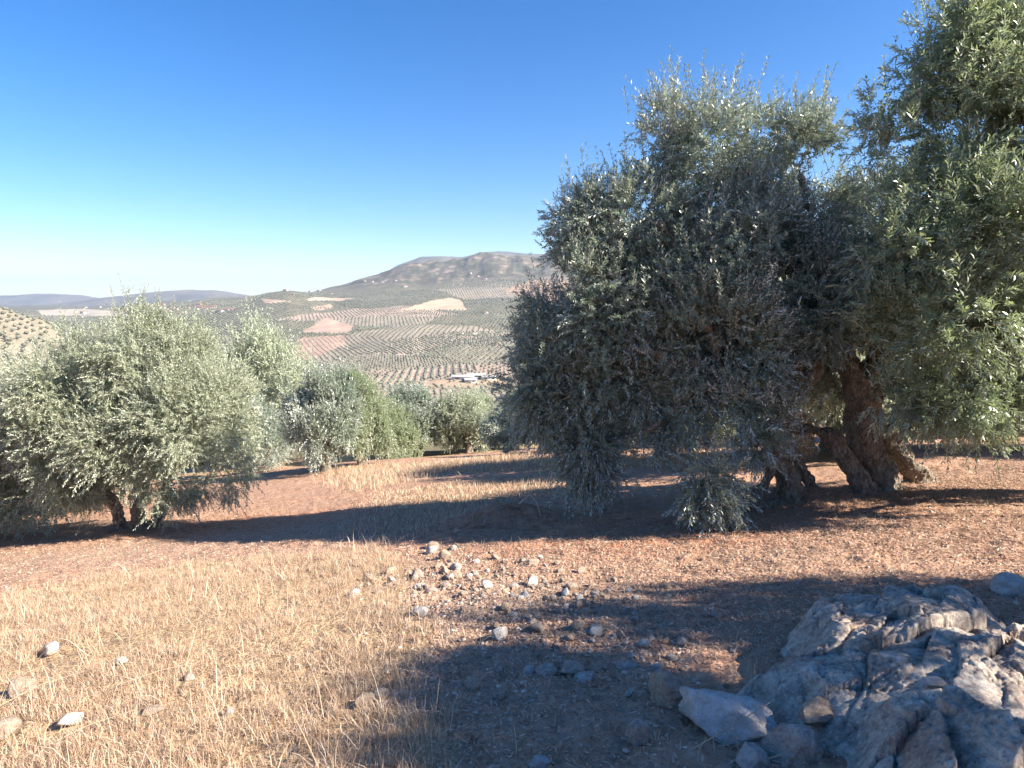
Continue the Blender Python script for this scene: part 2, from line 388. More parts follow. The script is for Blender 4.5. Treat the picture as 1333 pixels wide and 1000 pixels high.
# ---- distant ridges beyond (solid, wide hills of their own)
def ridge(name, pts, Y, depth, seed, amp):
    c = np.linspace(pts[0][0], pts[-1][0], 260); rows = np.interp(c, [p[0] for p in pts], [p[1] for p in pts])
    rows = rows + amp * fbm(np.stack([c / 18, c * 0], -1), 4, seed)
    k = np.linspace(-1, 1, 41)
    X = (c[:, None] - 666.5) / 815 * Y * np.ones((1, 41)); Yy = Y + depth * k[None] + 0 * X
    crest = CAMZ - Y * np.tan(PITCH + np.arctan((rows - 500) / F))
    zb = -160; Z = zb + (crest[:, None] - zb) * (1 - np.abs(k[None]) ** 1.6) + 10 * ridged(np.stack([X / 500, Yy / 500], -1), 4, seed)
    Vv = np.stack([X, Yy, Z], -1).reshape(-1, 3); i, j = np.meshgrid(np.arange(259), np.arange(40), indexing='ij')
    qq = np.stack([i * 41 + j, (i + 1) * 41 + j, (i + 1) * 41 + j + 1, i * 41 + j + 1], -1).reshape(-1, 4)
    tag(add(name, mesh(name, Vv, qq, None, [M['ridge']], smooth=True)), kind='structure')
ridge('hill_ridge', [(-200, 394), (-60, 392), (20, 386), (60, 383), (110, 384), (140, 389), (200, 395)], 8600, 900, 3, 1.0)
ridge('hill_ridge', [(90, 396), (150, 388), (210, 381), (255, 377), (300, 380), (350, 388), (420, 396)], 7000, 800, 5, .8)
ridge('mountain_ridge', [(470, 380), (520, 347), (552, 335), (580, 334), (605, 335), (630, 330), (650, 327), (672, 330), (730, 332), (900, 335), (1100, 350), (1500, 380)], 5600, 700, 8, 1.2)

# ------------------------------------------------------------------ far orchard trees
def blob(seed, n):
    r_ = np.random.default_rng(seed)
    t = (1 + 5 ** .5) / 2
    v = norm(np.array([(-1, t, 0), (1, t, 0), (-1, -t, 0), (1, -t, 0), (0, -1, t), (0, 1, t), (0, -1, -t), (0, 1, -t), (t, 0, -1), (t, 0, 1), (-t, 0, -1), (-t, 0, 1)], float))
    f = np.array([(0, 11, 5), (0, 5, 1), (0, 1, 7), (0, 7, 10), (0, 10, 11), (1, 5, 9), (5, 11, 4), (11, 10, 2), (10, 7, 6), (7, 1, 8), (3, 9, 4), (3, 4, 2), (3, 2, 6), (3, 6, 8), (3, 8, 9), (4, 9, 5), (2, 4, 11), (6, 2, 10), (8, 6, 7), (9, 8, 1)])
    return v * r_.uniform(.75, 1.15, (12, 1)), f
pts = []
for k in range(nS):
    s = fsp[k] * (1 + .25 * (seeds[k][1] > 1500)); R_ = .42 * seeds[k][1] + 60
    m = int(R_ / s) + 1
    i, j = np.meshgrid(np.arange(-m, m + 1), np.arange(-m, m + 1), indexing='ij')
    s2 = s * (.72 if fdens[k] > .7 else .92)
    a = fang[k]; xx = i * s; yy = j * s2
    X = seeds[k][0] + xx * math.cos(a) + yy * math.sin(a); Y = seeds[k][1] - xx * math.sin(a) + yy * math.cos(a)
    X = X.ravel(); Y = Y.ravel(); o = (Y > 380) & (Y < 2850); X = X[o]; Y = Y[o]
    c = col_of(X, Y); o = (c > -80) & (c < 1000) & (hill_row(c, Y) < 560); X = X[o]; Y = Y[o]
    if not len(X): continue
    id2, ov2, _, _ = fieldinfo(X, Y); o = id2 == k; X, Y, ov2 = X[o], Y[o], ov2[o]
    X = X + frng.normal(0, .35, len(X)); Y = Y + frng.normal(0, .35, len(X))
    keep = frng.uniform(0, 1, len(X)) < .97
    size = np.full(len(X), (1.9 + .9 * fdens[k]) * (1 + .12 * (seeds[k][1] > 1500)))
    for b in range(len(BARE)):
        if BARE[b][2] < 1: keep &= ~((ov2 == b) & (frng.uniform(0, 1, len(X)) > BARE[b][2]))
        else: size = np.where(ov2 == b, 1.15, size)
    pts.append(np.stack([X, Y, size], -1)[keep])
pts = np.concatenate(pts); pz = H(pts[:, 0], pts[:, 1], False)
sz = pts[:, 2] * frng.uniform(.75, 1.2, len(pts))
print('far trees', len(pts), time.time() - T0)
_, _, tpx, trow = fieldinfo(pts[:, 0], pts[:, 1])
# the 300 that show largest
inview = (tpx > 0) & (tpx < 800) & (trow < 512) & (((tpx < 95) & (trow < 475)) | ((tpx > 385) & (tpx < 650)))
score = np.where(inview, sz / np.hypot(pts[:, 0], pts[:, 1]), 0); order = np.argsort(-score)[:300]
isthing = np.zeros(len(pts), bool); isthing[order] = True
protos = []
for s in range(4):
    v, f = blob(100 + s, 0); VV = []; FF = []; k0 = 0; r_ = np.random.default_rng(200 + s)
    for b in range(4):
        a = r_.uniform(0, 6.28); off = np.array([math.cos(a) * .38, math.sin(a) * .38, r_.uniform(-.1, .25)]) if b else np.zeros(3)
        vb, fb = blob(300 + s * 10 + b, 0); VV.append(vb * np.array([.72, .72, .6]) * (1 if b == 0 else .75) + off + [0, 0, .95]); FF.append(fb + k0); k0 += 12
    tv = np.array([(math.cos(t) * .09, math.sin(t) * .09, z) for z in (-.35, .8) for t in np.arange(5) * 1.2566]); VV.append(tv)
    tq = np.array([(k0 + i, k0 + (i + 1) % 5, k0 + 5 + (i + 1) % 5, k0 + 5 + i) for i in range(5)])
    mi = [1] * 5 + [0] * (20 * 4)
    protos.append(mesh('orchard_olive_tree', np.concatenate(VV), tq, np.concatenate(FF), [M['farleaf'], M['bark']], mi))
for k in order:
    if score[k] <= 0: continue
    me = protos[int(frng.integers(4))]; left = pts[k, 0] < -.7 * pts[k, 1]
    o = add('olive_tree', me, None, (pts[k, 0], pts[k, 1], pz[k] - .1), (0, 0, frng.uniform(0, 6.28)), (sz[k],) * 3)
    tag(o, 'small round olive tree in the rows on the near left hillside' if left else 'small round olive tree in the planted rows low on the facing hillside', 'tree',
        'olive trees on the left hillside' if left else 'olive trees low on the facing hillside')
rest = ~isthing
def mass(sel, name, lab, nv):
    X = pts[sel]; Z = pz[sel]; S = sz[sel]; n_ = len(X)
    bank = np.stack([blob(400 + i, 0)[0] * np.array([.95, .95, .75]) for i in range(24)]); f = blob(1, 0)[1]
    vi = frng.integers(0, 24, n_); V = bank[vi] * S[:, None, None]; V[:, :, 2] += (Z + .8 * S)[:, None]; V[:, :, 0] += X[:, 0:1]; V[:, :, 1] += X[:, 1:2]
    Fc = (f[None] + (np.arange(n_) * 12)[:, None, None]).reshape(-1, 3)
    o = add(name, mesh(name, V.reshape(-1, 3), None, Fc, [M['farleaf']])); tag(o, lab, 'trees', None, 'stuff')
mass(rest, 'distant_olive_groves', 'thousands of olive trees in rows over the facing hillside', 12)

# ------------------------------------------------------------------ tubes / trunks
def tube(path, rad, seg=14, seed=0, gnarl=.18, twist=2.0):
    path = np.asarray(path, float); rad = np.asarray(rad, float)
    t = np.linspace(0, 1, len(path)); L = np.linalg.norm(np.diff(path, axis=0), axis=1).sum(); m = max(4, int(L / max(rad.mean() * .7, .02)))
    tt = np.linspace(0, 1, min(m, 60))
    # catmull-ish by smoothing linear interp
    pp = np.stack([np.interp(tt, t, path[:, i]) for i in range(3)], -1); rr = np.interp(tt, t, rad)
    for _ in range(2):
        pp[1:-1] = .25 * pp[:-2] + .5 * pp[1:-1] + .25 * pp[2:]; rr[1:-1] = .25 * rr[:-2] + .5 * rr[1:-1] + .25 * rr[2:]
    pp[1:-1] += (fbm(pp[1:-1] * 2.2, 2, seed)[:, None] * np.array([.6, .5, .2])) * rr[1:-1, None]
    tg = norm(np.gradient(pp, axis=0)); up = np.array([.31, .77, .1]); s1 = norm(np.cross(tg, up)); s2 = np.cross(tg, s1)
    a = np.linspace(0, 2 * math.pi, seg, endpoint=False)
    A = a[None] + twist * tt[:, None]
    rad2 = rr[:, None] * (1 + gnarl * np.sin(3 * A + seed) * .6 + gnarl * .5 * np.sin(5 * A + 2 * seed))
    V = pp[:, None] + rad2[..., None] * (np.cos(a)[None, :, None] * s1[:, None] + np.sin(a)[None, :, None] * s2[:, None])
    V = V + (noise(V * 6, seed + 3) * gnarl * .7)[..., None] * rr[:, None, None] * norm(V - pp[:, None])
    n_ = len(tt); i, j = np.meshgrid(np.arange(n_ - 1), np.arange(seg), indexing='ij'); j2 = (j + 1) % seg
    q = np.stack([i * seg + j, i * seg + j2, (i + 1) * seg + j2, (i + 1) * seg + j], -1).reshape(-1, 4)
    V = V.reshape(-1, 3); e0 = len(V); V = np.concatenate([V, pp[:1], pp[-1:]])
    tr = [(e0, (j + 1) % seg, j) for j in range(seg)] + [(e0 + 1, (n_ - 1) * seg + j, (n_ - 1) * seg + (j + 1) % seg) for j in range(seg)]
    return V, q, np.array(tr)
def join(parts):
    V = []; Q = []; T = []; k = 0
    for v, q, t in parts:
        V.append(v); Q.append(q + k); T.append(t + k); k += len(v)
    return np.concatenate(V), np.concatenate(Q), np.concatenate(T)

# ------------------------------------------------------------------ foliage
def shoots(B, D, L, bend, M_, ll, lw, r_, stem=True, droop=-1):
    """leafy shoots: bases B, directions D, lengths L, bend = vertical curvature; returns verts, quads, matindex"""
    N = len(B); s = (np.arange(M_) // 2 + .6) / (M_ / 2 + .3); s = s[None] + r_.normal(0, .012, (N, M_))
    g = np.zeros((N, 3)); g[:, 2] = bend
    pos = B[:, None] + (D[:, None] * s[..., None] + g[:, None] * (s ** 2)[..., None]) * L[:, None, None]
    tg = norm(D[:, None] + 2 * g[:, None] * s[..., None])
    ref = norm(r_.normal(0, 1, (N, 3))); s1 = norm(np.cross(tg, ref[:, None])); s2 = np.cross(tg, s1)
    ang = (np.arange(M_) // 2) * 1.57 + (np.arange(M_) % 2) * math.pi; ang = ang[None] + r_.normal(0, .35, (N, M_))
    side = np.cos(ang)[..., None] * s1 + np.sin(ang)[..., None] * s2
    op = r_.uniform(.55, 1.15, (N, M_)) * (1 - .45 * s); ld = norm(tg * np.cos(op)[..., None] + side * np.sin(op)[..., None] + np.array([0, 0, -.12]))
    nn = norm(tg - (tg * ld).sum(-1, keepdims=True) * ld); nn = norm(nn + r_.normal(0, .35, nn.shape)); wd = norm(np.cross(nn, ld)); nn = np.cross(ld, wd)
    le = ll * r_.uniform(.7, 1.2, (N, M_)) * (1.05 - .2 * np.abs(s - .5) * 2); we = lw * r_.uniform(.8, 1.2, (N, M_))
    le = le[..., None]; we = we[..., None]
    p0 = pos; p2 = pos + ld * le - nn * le * r_.uniform(-.02, .16, le.shape); mid = pos + ld * le * .52 + nn * le * .03
    V = np.stack([p0, mid - wd * we * .5, p2, mid + wd * we * .5], 2).reshape(-1, 3)
    Q = np.arange(len(V)).reshape(-1, 4); mi = np.zeros(len(Q), int)
    if stem:
        k = len(V); w = .0018; ss_ = np.array([0, .5, 1.0])
        pc = B[:, None] + (D[:, None] * ss_[None, :, None] + g[:, None] * (ss_ ** 2)[None, :, None]) * L[:, None, None]
        sd = s1[:, :1]
        a = pc - sd * w; b = pc + sd * w; SV = np.stack([a, b], 2).reshape(-1, 3)
        base = k + np.arange(N)[:, None] * 6 + np.array([0, 2])[None]
        SQ = np.stack([base, base + 1, base + 3, base + 2], -1).reshape(-1, 4)
        V = np.concatenate([V, SV]); Q = np.concatenate([Q, SQ]); mi = np.concatenate([mi, np.ones(len(SQ), int)])
    return V, Q, mi
def crown(lobes, n_sh, ll, lw, seed, M_=22, L0=.27, top_spike=.5, holes=None, stem=True, inner=.22, per=17, rc=.34, gap=-.14):
    """lobes: array of (x,y,z,rx,ry,rz,weight[,droop]); shoots gather in small sprays over the lobes"""
    r_ = np.random.default_rng(seed); lb = np.array([list(l) + [0] * (8 - len(l)) for l in lobes], float)
    area = (lb[:, 3] * lb[:, 4] + lb[:, 4] * lb[:, 5] + lb[:, 3] * lb[:, 5]) * lb[:, 6]; pr = area / area.sum()
    nc = int(n_sh / per); k = r_.choice(len(lb), nc * 4, p=pr); u = norm(r_.normal(0, 1, (len(k), 3)))
    depth = .93 - np.abs(r_.normal(0, .10, len(k))) - (r_.uniform(0, 1, len(k)) < inner) * r_.uniform(.1, .6, len(k))
    pos = lb[k, :3] + u * lb[k, 3:6] * depth[:, None]
    keep = fbm(pos * 1.15, 2, seed) > gap
    for i in range(len(lb)):
        dd = np.sqrt((((pos - lb[i, :3]) / lb[i, 3:6]) ** 2).sum(-1)); keep &= ~((dd < .65) & (k != i) & (r_.uniform(0, 1, len(k)) < .85))
    if holes is not None:
        for hx_, hy_, hz_, hr in holes: keep &= (((pos - np.array([hx_, hy_, hz_])) ** 2).sum(-1) > (hr + .25) ** 2)
    pos = pos[keep][:nc]; u = u[keep][:nc]; k = k[keep][:nc]; nc = len(pos)
    rcs = rc * r_.uniform(.6, 1.35, nc); ax = norm(u * .6 + r_.normal(0, .42, (nc, 3)) + np.array([0, 0, .25]))
    rep = np.repeat(np.arange(nc), per); N = len(rep); U = u[rep]; dr = lb[k[rep], 7] * (U[:, 2] < .5); upz = U[:, 2]
    B = pos[rep] + r_.normal(0, .36, (N, 3)) * rcs[rep, None]
    D = ax[rep] * .75 + norm(r_.normal(0, 1, (N, 3))) * .75 + norm(B - pos[rep]) * .3; D[:, 2] += .04 + .38 * np.clip(upz, 0, 1) - .12 * (upz < -.15) - 1.3 * dr; D = norm(D)
    spike = (upz > .3) * (r_.uniform(0, 1, N) < .18) * top_spike
    D = norm(D + spike[:, None] * np.array([0, 0, 1.3]))
    L = L0 * r_.uniform(.6, 1.3, N) * (rcs[rep] / rc) * (1 + 1.1 * spike + .35 * dr)
    bend = np.where(upz > .2, .03, -.16) * r_.uniform(.2, 1.6, N) - .2 * dr
    return shoots(B, D, L, bend, M_, ll, lw, r_, stem)

def olive(name_label, base, trunk_parts, crown_arrays, group=None, leaf='leaf', remesh=.014):
    root = bpy.data.objects.new('olive_tree', None); col.objects.link(root); root.location = base; root.empty_display_size = .2
    tag(root, name_label, 'olive tree', group)
    b = np.array(base)
    V, Q, T = join(trunk_parts)
    tr = add('trunk', mesh('trunk', V - b, Q, T, [M['bark']], smooth=True), root)
    if remesh:
        md = tr.modifiers.new('remesh', 'REMESH'); md.mode = 'VOXEL'; md.voxel_size = remesh; md.use_smooth_shade = True
        tx = bpy.data.textures.get('bark_clouds') or bpy.data.textures.new('bark_clouds', 'CLOUDS'); tx.noise_scale = .09; tx.noise_depth = 3
        dm = tr.modifiers.new('displace', 'DISPLACE'); dm.texture = tx; dm.strength = .07; dm.mid_level = .5; dm.texture_coords = 'LOCAL'
        tx2 = bpy.data.textures.get('bark_knots') or bpy.data.textures.new('bark_knots', 'CLOUDS'); tx2.noise_scale = .28; tx2.noise_depth = 2
        d2 = tr.modifiers.new('knots', 'DISPLACE'); d2.texture = tx2; d2.strength = .14; d2.mid_level = .5; d2.texture_coords = 'LOCAL'
    V, Q, mi = crown_arrays
    add('crown', mesh('crown', V - b, Q, None, [M[leaf], M['twig']], mi), root)
    return root
def limb_to(start, lobe, r0, r_, seed):
    e = np.array(lobe[:3]); s = np.array(start); m = (s + e) / 2 + r_.normal(0, .12, 3) * np.linalg.norm(e - s) + np.array([0, 0, .1])
    return tube([s, s * .6 + m * .4, m, m * .4 + e * .6, e + (e - m) * .25], [r0, r0 * .8, r0 * .55, r0 * .38, r0 * .12], 9, seed, .15)
def L_(px, row, Y, rpx, w=1.0, droop=0, rz=None, ry=None):
    p = P(px, row, Y); r = rpx * Y / F
    return (p[0], p[1], p[2], r, (ry if ry else r), (r if rz is None else rz * Y / F), w, droop)

# ---- tree A : the big dark olive
bA = G(1018, 652); YA = bA[1]
print('A', bA, 'B', G(1135, 636), 'T1', G(165, 690), G(300, 680), G(1333, 735))
s_ = YA / 9.0
LA = [L_(900, 400, YA + .9, 105, ry=1.45), L_(790, 395, YA + .9, 84, ry=1.15), L_(724, 455, YA + .9, 44, ry=.7), L_(706, 415, YA + .8, 26, .8), L_(800, 465, YA + .7, 76, ry=.95),
      L_(832, 300, YA + .9, 62, .6, ry=1.0), L_(925, 225, YA + .8, 62, .42, rz=84), L_(1008, 228, YA + .8, 58, .42, rz=84), L_(1062, 275, YA + .9, 44, .7, rz=76), L_(1050, 200, YA + .9, 34, .7, rz=44), L_(970, 345, YA + .5, 98, .9, ry=1.2),
      L_(1050, 390, YA + .3, 66, ry=.9), L_(940, 445, YA - .1, 78, ry=.85), L_(737, 535, YA + .7, 38, 1.1, .3), L_(768, 585, YA + .4, 24, 2.8, .5, rz=40), L_(700, 510, YA + .8, 36, 1, .2), L_(885, 525, YA + .2, 46, 1, .3),
      L_(940, 525, YA - .4, 40, 1.1, .2), L_(885, 580, YA - .5, 30, 3, .4, rz=42), L_(950, 575, YA - .6, 26, 3, .4, rz=34), L_(920, 625, YA - .9, 22, 5, .4, rz=36), L_(975, 560, YA - .5, 18, 1.5, .3), L_(915, 580, YA - .7, 26, 4, .3, rz=36), L_(848, 552, YA + .1, 34, 1.4, .2), L_(990, 578, YA - .5, 20, 2, .2), L_(1012, 548, YA - .5, 22, 1.6, .1), L_(990, 430, YA + 1.4, 72, .8), L_(840, 460, YA + 1.4, 66, .6),
      L_(803, 535, YA + .7, 36, 1.1, .3), L_(700, 385, YA + .8, 12, .9, 0, rz=22), L_(780, 300, YA + .9, 50, .9), L_(752, 355, YA + .9, 40, .8), L_(872, 185, YA + .7, 24, .8, rz=52)]
hA = [(*P(852, 498, YA - .3), .30), (*P(852, 498, YA + .9), .34), (*P(1062, 545, YA), .55), (*P(862, 600, YA - .5), .3), (*P(1028, 618, YA - .4), .3), (*P(1010, 648, YA - .5), .25), (*P(1050, 575, YA - .4), .2)]
cA = crown(LA, 29000, .070, .0175, 1, 20, .235, 1.1, hA, True, .14, 20, .31, -.2)
rA = np.random.default_rng(3)
def pt(px, row, dy=0): return P(px, row, YA + dy)
base = bA
tA = [tube([pt(1030, 668, 0), pt(1026, 640), pt(1018, 605), pt(1012, 570), pt(1012, 535)], [.30, .16, .135, .13, .13], 20, 1, .22),
      tube([pt(985, 660, -.1), pt(990, 640, -.1), pt(1002, 622, -.08), pt(1006, 600, 0), pt(1010, 575)], [.13, .08, .065, .07, .08], 16, 2, .25),
      tube([pt(1062, 655, .5), pt(1052, 625, .4), pt(1038, 600, .25), pt(1018, 570, .1)], [.12, .08, .075, .08], 14, 3, .25),
      tube([pt(975, 656, -.1), pt(992, 655, -.1), pt(1015, 660), pt(1045, 662, .1), pt(1075, 665, .1)], [.04, .10, .14, .10, .02], 12, 5, .3),
      tube([pt(1012, 560), pt(1022, 520), pt(1045, 495, .1), pt(1068, 470, .1), pt(1085, 440, .2)], [.15, .13, .14, .11, .08], 14, 6, .2),
      tube([pt(1035, 500, .1), pt(1030, 470), pt(1022, 450), pt(1005, 420), pt(990, 380)], [.12, .15, .14, .10, .07], 14, 7, .25),
      tube([pt(1012, 560), pt(1000, 530), pt(960, 500), pt(900, 470), pt(820, 450)], [.13, .11, .08, .07, .05], 10, 8, .2),
      tube([pt(1000, 410), pt(960, 380), pt(900, 340), pt(860, 290)], [.09, .07, .05, .03], 10, 9, .15),
      tube([pt(990, 400), pt(985, 330, .2), pt(975, 260, .3), pt(960, 180, .4)], [.08, .06, .045, .02], 10, 10, .15),
      tube([pt(1080, 450, .2), pt(1070, 380, .3), pt(1060, 300, .4), pt(1040, 220, .5)], [.08, .06, .04, .02], 10, 11, .15)]
for i in (1, 2, 4, 12, 14, 15, 16):
    tA.append(limb_to(pt(940 if i != 16 else 1005, 490), LA[i], .05, rA, 20 + i))
olive('large dark shaded olive tree with a forked reddish trunk, drooping low over red soil', base, tA, cA, None, 'leaf')

# ---- tree B : behind to the right, thick leaning trunk
bB = G(1138, 638); YB = bB[1]
def pb_(px, row, dy=0): return P(px, row, YB + dy)
LB = [L_(1125, 400, YB + .4, 80, 1, ry=1.5), L_(1155, 295, YB + .8, 58, .5), L_(1190, 440, YB + .6, 72), L_(1062, 460, YB + 1.0, 52, .8), L_(1120, 475, YB + .4, 42, 1, .1), L_(1230, 380, YB + 1, 92), L_(1222, 510, YB + .9, 30, 1, .3),
      L_(1180, 505, YB + .3, 26, .8, .2), L_(1150, 515, YB - .35, 24, 1.3, .1), L_(1105, 500, YB - .2, 26, 1.2)]
cB = crown(LB, 10000, .070, .0175, 2, 20, .235, .9, [(*pb_(1075, 540), .5)])
tB = [tube([pb_(1142, 662), pb_(1140, 630), pb_(1134, 600), pb_(1130, 570), pb_(1122, 535), pb_(1118, 505)], [.40, .23, .21, .23, .23, .18], 24, 4, .22),
      tube([pb_(1125, 655, -.3), pb_(1118, 630, -.3), pb_(1102, 600, -.25), pb_(1085, 575, -.2), pb_(1066, 560, -.1), pb_(1045, 563, 0), pb_(1025, 556, 0)], [.16, .13, .12, .11, .085, .06, .04], 14, 5, .2),
      tube([pb_(1150, 560, .1), pb_(1170, 590, .3), pb_(1185, 612, .5), pb_(1200, 635, .6)], [.2, .13, .14, .2], 14, 15, .25),
      tube([pb_(1120, 520), pb_(1110, 480), pb_(1090, 440), pb_(1085, 380)], [.2, .14, .10, .05], 12, 6, .2),
      tube([pb_(1125, 520), pb_(1145, 470), pb_(1165, 400, .3), pb_(1170, 300, .5)], [.2, .15, .11, .05], 12, 7, .2),
      tube([pb_(1130, 520), pb_(1170, 480, .2), pb_(1220, 440, .5)], [.16, .11, .05], 12, 8, .2)]
olive('olive tree with a thick mossy hollow trunk, standing right behind the forked one', bB, tB, cB, None, 'leaf')

# ---- tree C : near, bright, right edge
YC = 7.6
xC = 8.3; bC = np.array([xC, YC, float(H(xC, YC, False))])
LC = [L_(1290, 325, YC - .6, 100, 1, ry=.8), L_(1312, 185, YC - .3, 96, 1, ry=.8), L_(1240, 430, YC - .7, 72, 1.1, .1, ry=.7), L_(1288, 85, YC, 42, .7, rz=58), L_(1385, 60, YC, 95, .8), L_(1175, 185, YC - .3, 40, .8), L_(1400, 250, YC, 150),
      L_(1330, 440, YC - .7, 95, 1, .1, ry=.8), L_(1238, 522, YC - .7, 26, 1.1, .4, ry=.5), L_(1312, 530, YC - .8, 34, 1.1, .3, ry=.5), L_(1450, 420, YC, 150), L_(1520, 250, YC + .2, 150), L_(1158, 330, YC - .4, 30, .9, ry=.5), L_(1160, 255, YC - .3, 24, .9), L_(1150, 480, YC - .3, 22, .9, .1),
      L_(1152, 415, YC - .4, 32, .9), L_(1178, 520, YC - .5, 26, 1, .3), L_(1215, 260, YC - .4, 50, .8), L_(1168, 140, YC - .1, 24, 1.2), L_(1215, 95, YC, 34, 1), L_(1250, 45, YC + .1, 40, .9)]
cC = crown(LC, 13500, .080, .0175, 5, 20, .25, 1.1, None, True, .22, 20, .30)
tC = [tube([bC + [0, 0, -.2], bC + [0, 0, .3], bC + [-.15, 0, .9], bC + [-.2, 0, 1.4]], [.4, .28, .24, .2], 18, 4, .2)]
for i in (0, 1, 2, 3, 4, 6, 7, 8, 9, 10, 11): tC.append(limb_to(bC + [-.2, 0, 1.2], LC[i], .075, rA, 40 + i))
olive('tall bright green olive foliage of the nearest tree, filling the right edge', bC, tC, cC, None, 'leaf_green')

# ---- tree T1 : big pale olive on the left
b1 = G(172, 690); Y1 = b1[1]
def p1(px, row, dy=0): return P(px, row, Y1 + dy)
L1 = [L_(185, 500, Y1 + .3, 105, 1, ry=1.4), L_(165, 455, Y1, 60, .9, rz=44, ry=.9), L_(105, 510, Y1, 78, 1, ry=1.3), L_(255, 545, Y1 - .2, 80, 1, ry=1.3), L_(110, 580, Y1 - .2, 78, 1, .2, ry=.95), L_(225, 592, Y1 - .3, 70, 1, .2, ry=.9),
      L_(60, 560, Y1 - .3, 55, .9, .1), L_(285, 600, Y1 - .3, 48, 1, .4), L_(160, 585, Y1 - .6, 60, 1, .2), L_(268, 620, Y1 - .4, 26, 1.2, .4), L_(60, 610, Y1 - .4, 36, 1, .3), L_(105, 625, Y1 - .3, 26, 1.2, .3), L_(222, 622, Y1 - .2, 26, 1.2, .3), L_(20, 560, Y1 + .2, 50, 1, .1), L_(310, 570, Y1 + .2, 26, 1, .1), L_(150, 430, Y1 + .1, 30, .6, rz=30),
      L_(170, 520, Y1 + 1.6, 90, .7)]
c1 = crown(L1, 21000, .062, .0145, 11, 20, .22, 1.1, None)
t1 = [tube([p1(158, 704), p1(156, 682), p1(145, 655), p1(130, 620)], [.20, .12, .10, .08], 14, 1, .2), tube([p1(182, 702), p1(178, 675), p1(180, 650), p1(190, 600)], [.22, .13, .12, .1], 14, 2, .2),
      tube([p1(200, 696, .3), p1(205, 670, .3), p1(215, 640, .3), p1(225, 600, .2)], [.15, .10, .09, .06], 14, 3, .2)]
for i in (0, 2, 3, 4, 5, 6, 7, 8): t1.append(limb_to(p1(180, 625), L1[i], .06, rA, 60 + i))
olive('big pale silvery olive tree at the left with crown almost to the ground', b1, t1, c1, None, 'leaf_grey')

# ------------------------------------------------------------------ mid-distance olives: three generic trees, copied
def generic(seed, leaf, n_sh=5600, high=False):
    r_ = np.random.default_rng(seed); lobes = []
    for i in range(9):
        a = i * 2.4 + r_.uniform(-.4, .4); rr = r_.uniform(.55, 1.15) if i else 0
        lobes.append((math.cos(a) * rr, math.sin(a) * rr, r_.uniform(1.5, 2.6) if i else 2.3, r_.uniform(.65, .95), r_.uniform(.65, .95), r_.uniform(.6, .95), 1, 0))
    for i in range(5):
        a = i * 1.26 + r_.uniform(-.3, .3); lobes.append((math.cos(a) * 1.25, math.sin(a) * 1.25, r_.uniform(.9, 1.2), .5, .5, .5, 1, .5))
    if high: lobes = [(a[0] * 1.1, a[1] * 1.15, 2.95 + .25 * (a[2] - 2), a[3] * .8, a[4] * .8, .24, 1, 0) for a in lobes[:9]]  # thin raised crown shaped for its shadow, leaving sun on the outcrop
    V, Q, mi = crown(lobes, n_sh, .088, .024, seed, 16, .25, 1.0, None, False, .22, 14, .36)
    tp = [tube([(0, 0, -.3), (0.05, 0, .25), (-.05, .05, .7), (0, 0, 1.1)], [.34, .2, .17, .15], 12, seed, .2)]
    for l in lobes[:9]: tp.append(limb_to((0, 0, .9), l, .07, r_, seed + 5))
    Vt, Qt, Tt = join(tp)
    return mesh('trunk', Vt, Qt, Tt, [M['bark']], smooth=True), mesh('crown', V, Q, None, [M[leaf], M['twig']], mi)
GEN = [generic(71, 'leaf_grey'), generic(72, 'leaf'), generic(73, 'leaf_mid'), generic(74, 'leaf_grey'), generic(75, 'leaf_grey', 4300, True)]
def place(px, row, w_px, h_px, kind, label, rot, group='olive trees beyond the clearing', Y=None, xy=None, leafy=1):
    if xy is not None: b = np.array([xy[0], xy[1], float(H(xy[0], xy[1], False))])
    elif Y is None: b = G(px, row)
    else:
        b = P(px, row, Y); b[2] = float(H(b[0], b[1], False))
    Yb = b[1]
    sx = w_px * Yb / F / 3.9 if xy is None else w_px; sz_ = h_px * Yb / F / 3.5 if xy is None else h_px
    root = bpy.data.objects.new('olive_tree', None); col.objects.link(root); root.location = b; root.rotation_euler = (0, 0, rot); root.scale = (sx, sx, sz_)
    tag(root, label, 'olive tree', group)
    add('trunk', GEN[kind][0], root); add('crown', GEN[kind][1], root)
    return root
MID = [
 (350, 606, 165, 190, 3, 'pale olive tree on a red mound just right of the big left tree', 0.3),
 (425, 614, 125, 150, 1, 'green olive tree between the red mound and the clearing, pointed crown', 1.9),
 (470, 606, 95, 130, 2, 'yellow green olive tree with a narrow peaked crown beside the clearing', 2.6),
 (545, 592, 115, 98, 1, 'rounded olive tree on the far edge of the clearing, dark on its left', 4.0),
 (590, 588, 75, 72, 2, 'small bright green olive tree touching the rounded one at the far edge', 1.0),
 (628, 584, 70, 80, 0, 'pale grey olive tree behind the little dark tree at the clearing end', 5.0),
 (660, 592, 78, 68, 1, 'little dark olive tree with a short thin trunk at the clearing end', 2.0),
 (715, 586, 80, 80, 0, 'olive tree seen under the left drooping edge of the large dark one', 3.2),
]
for a in MID: place(*a)
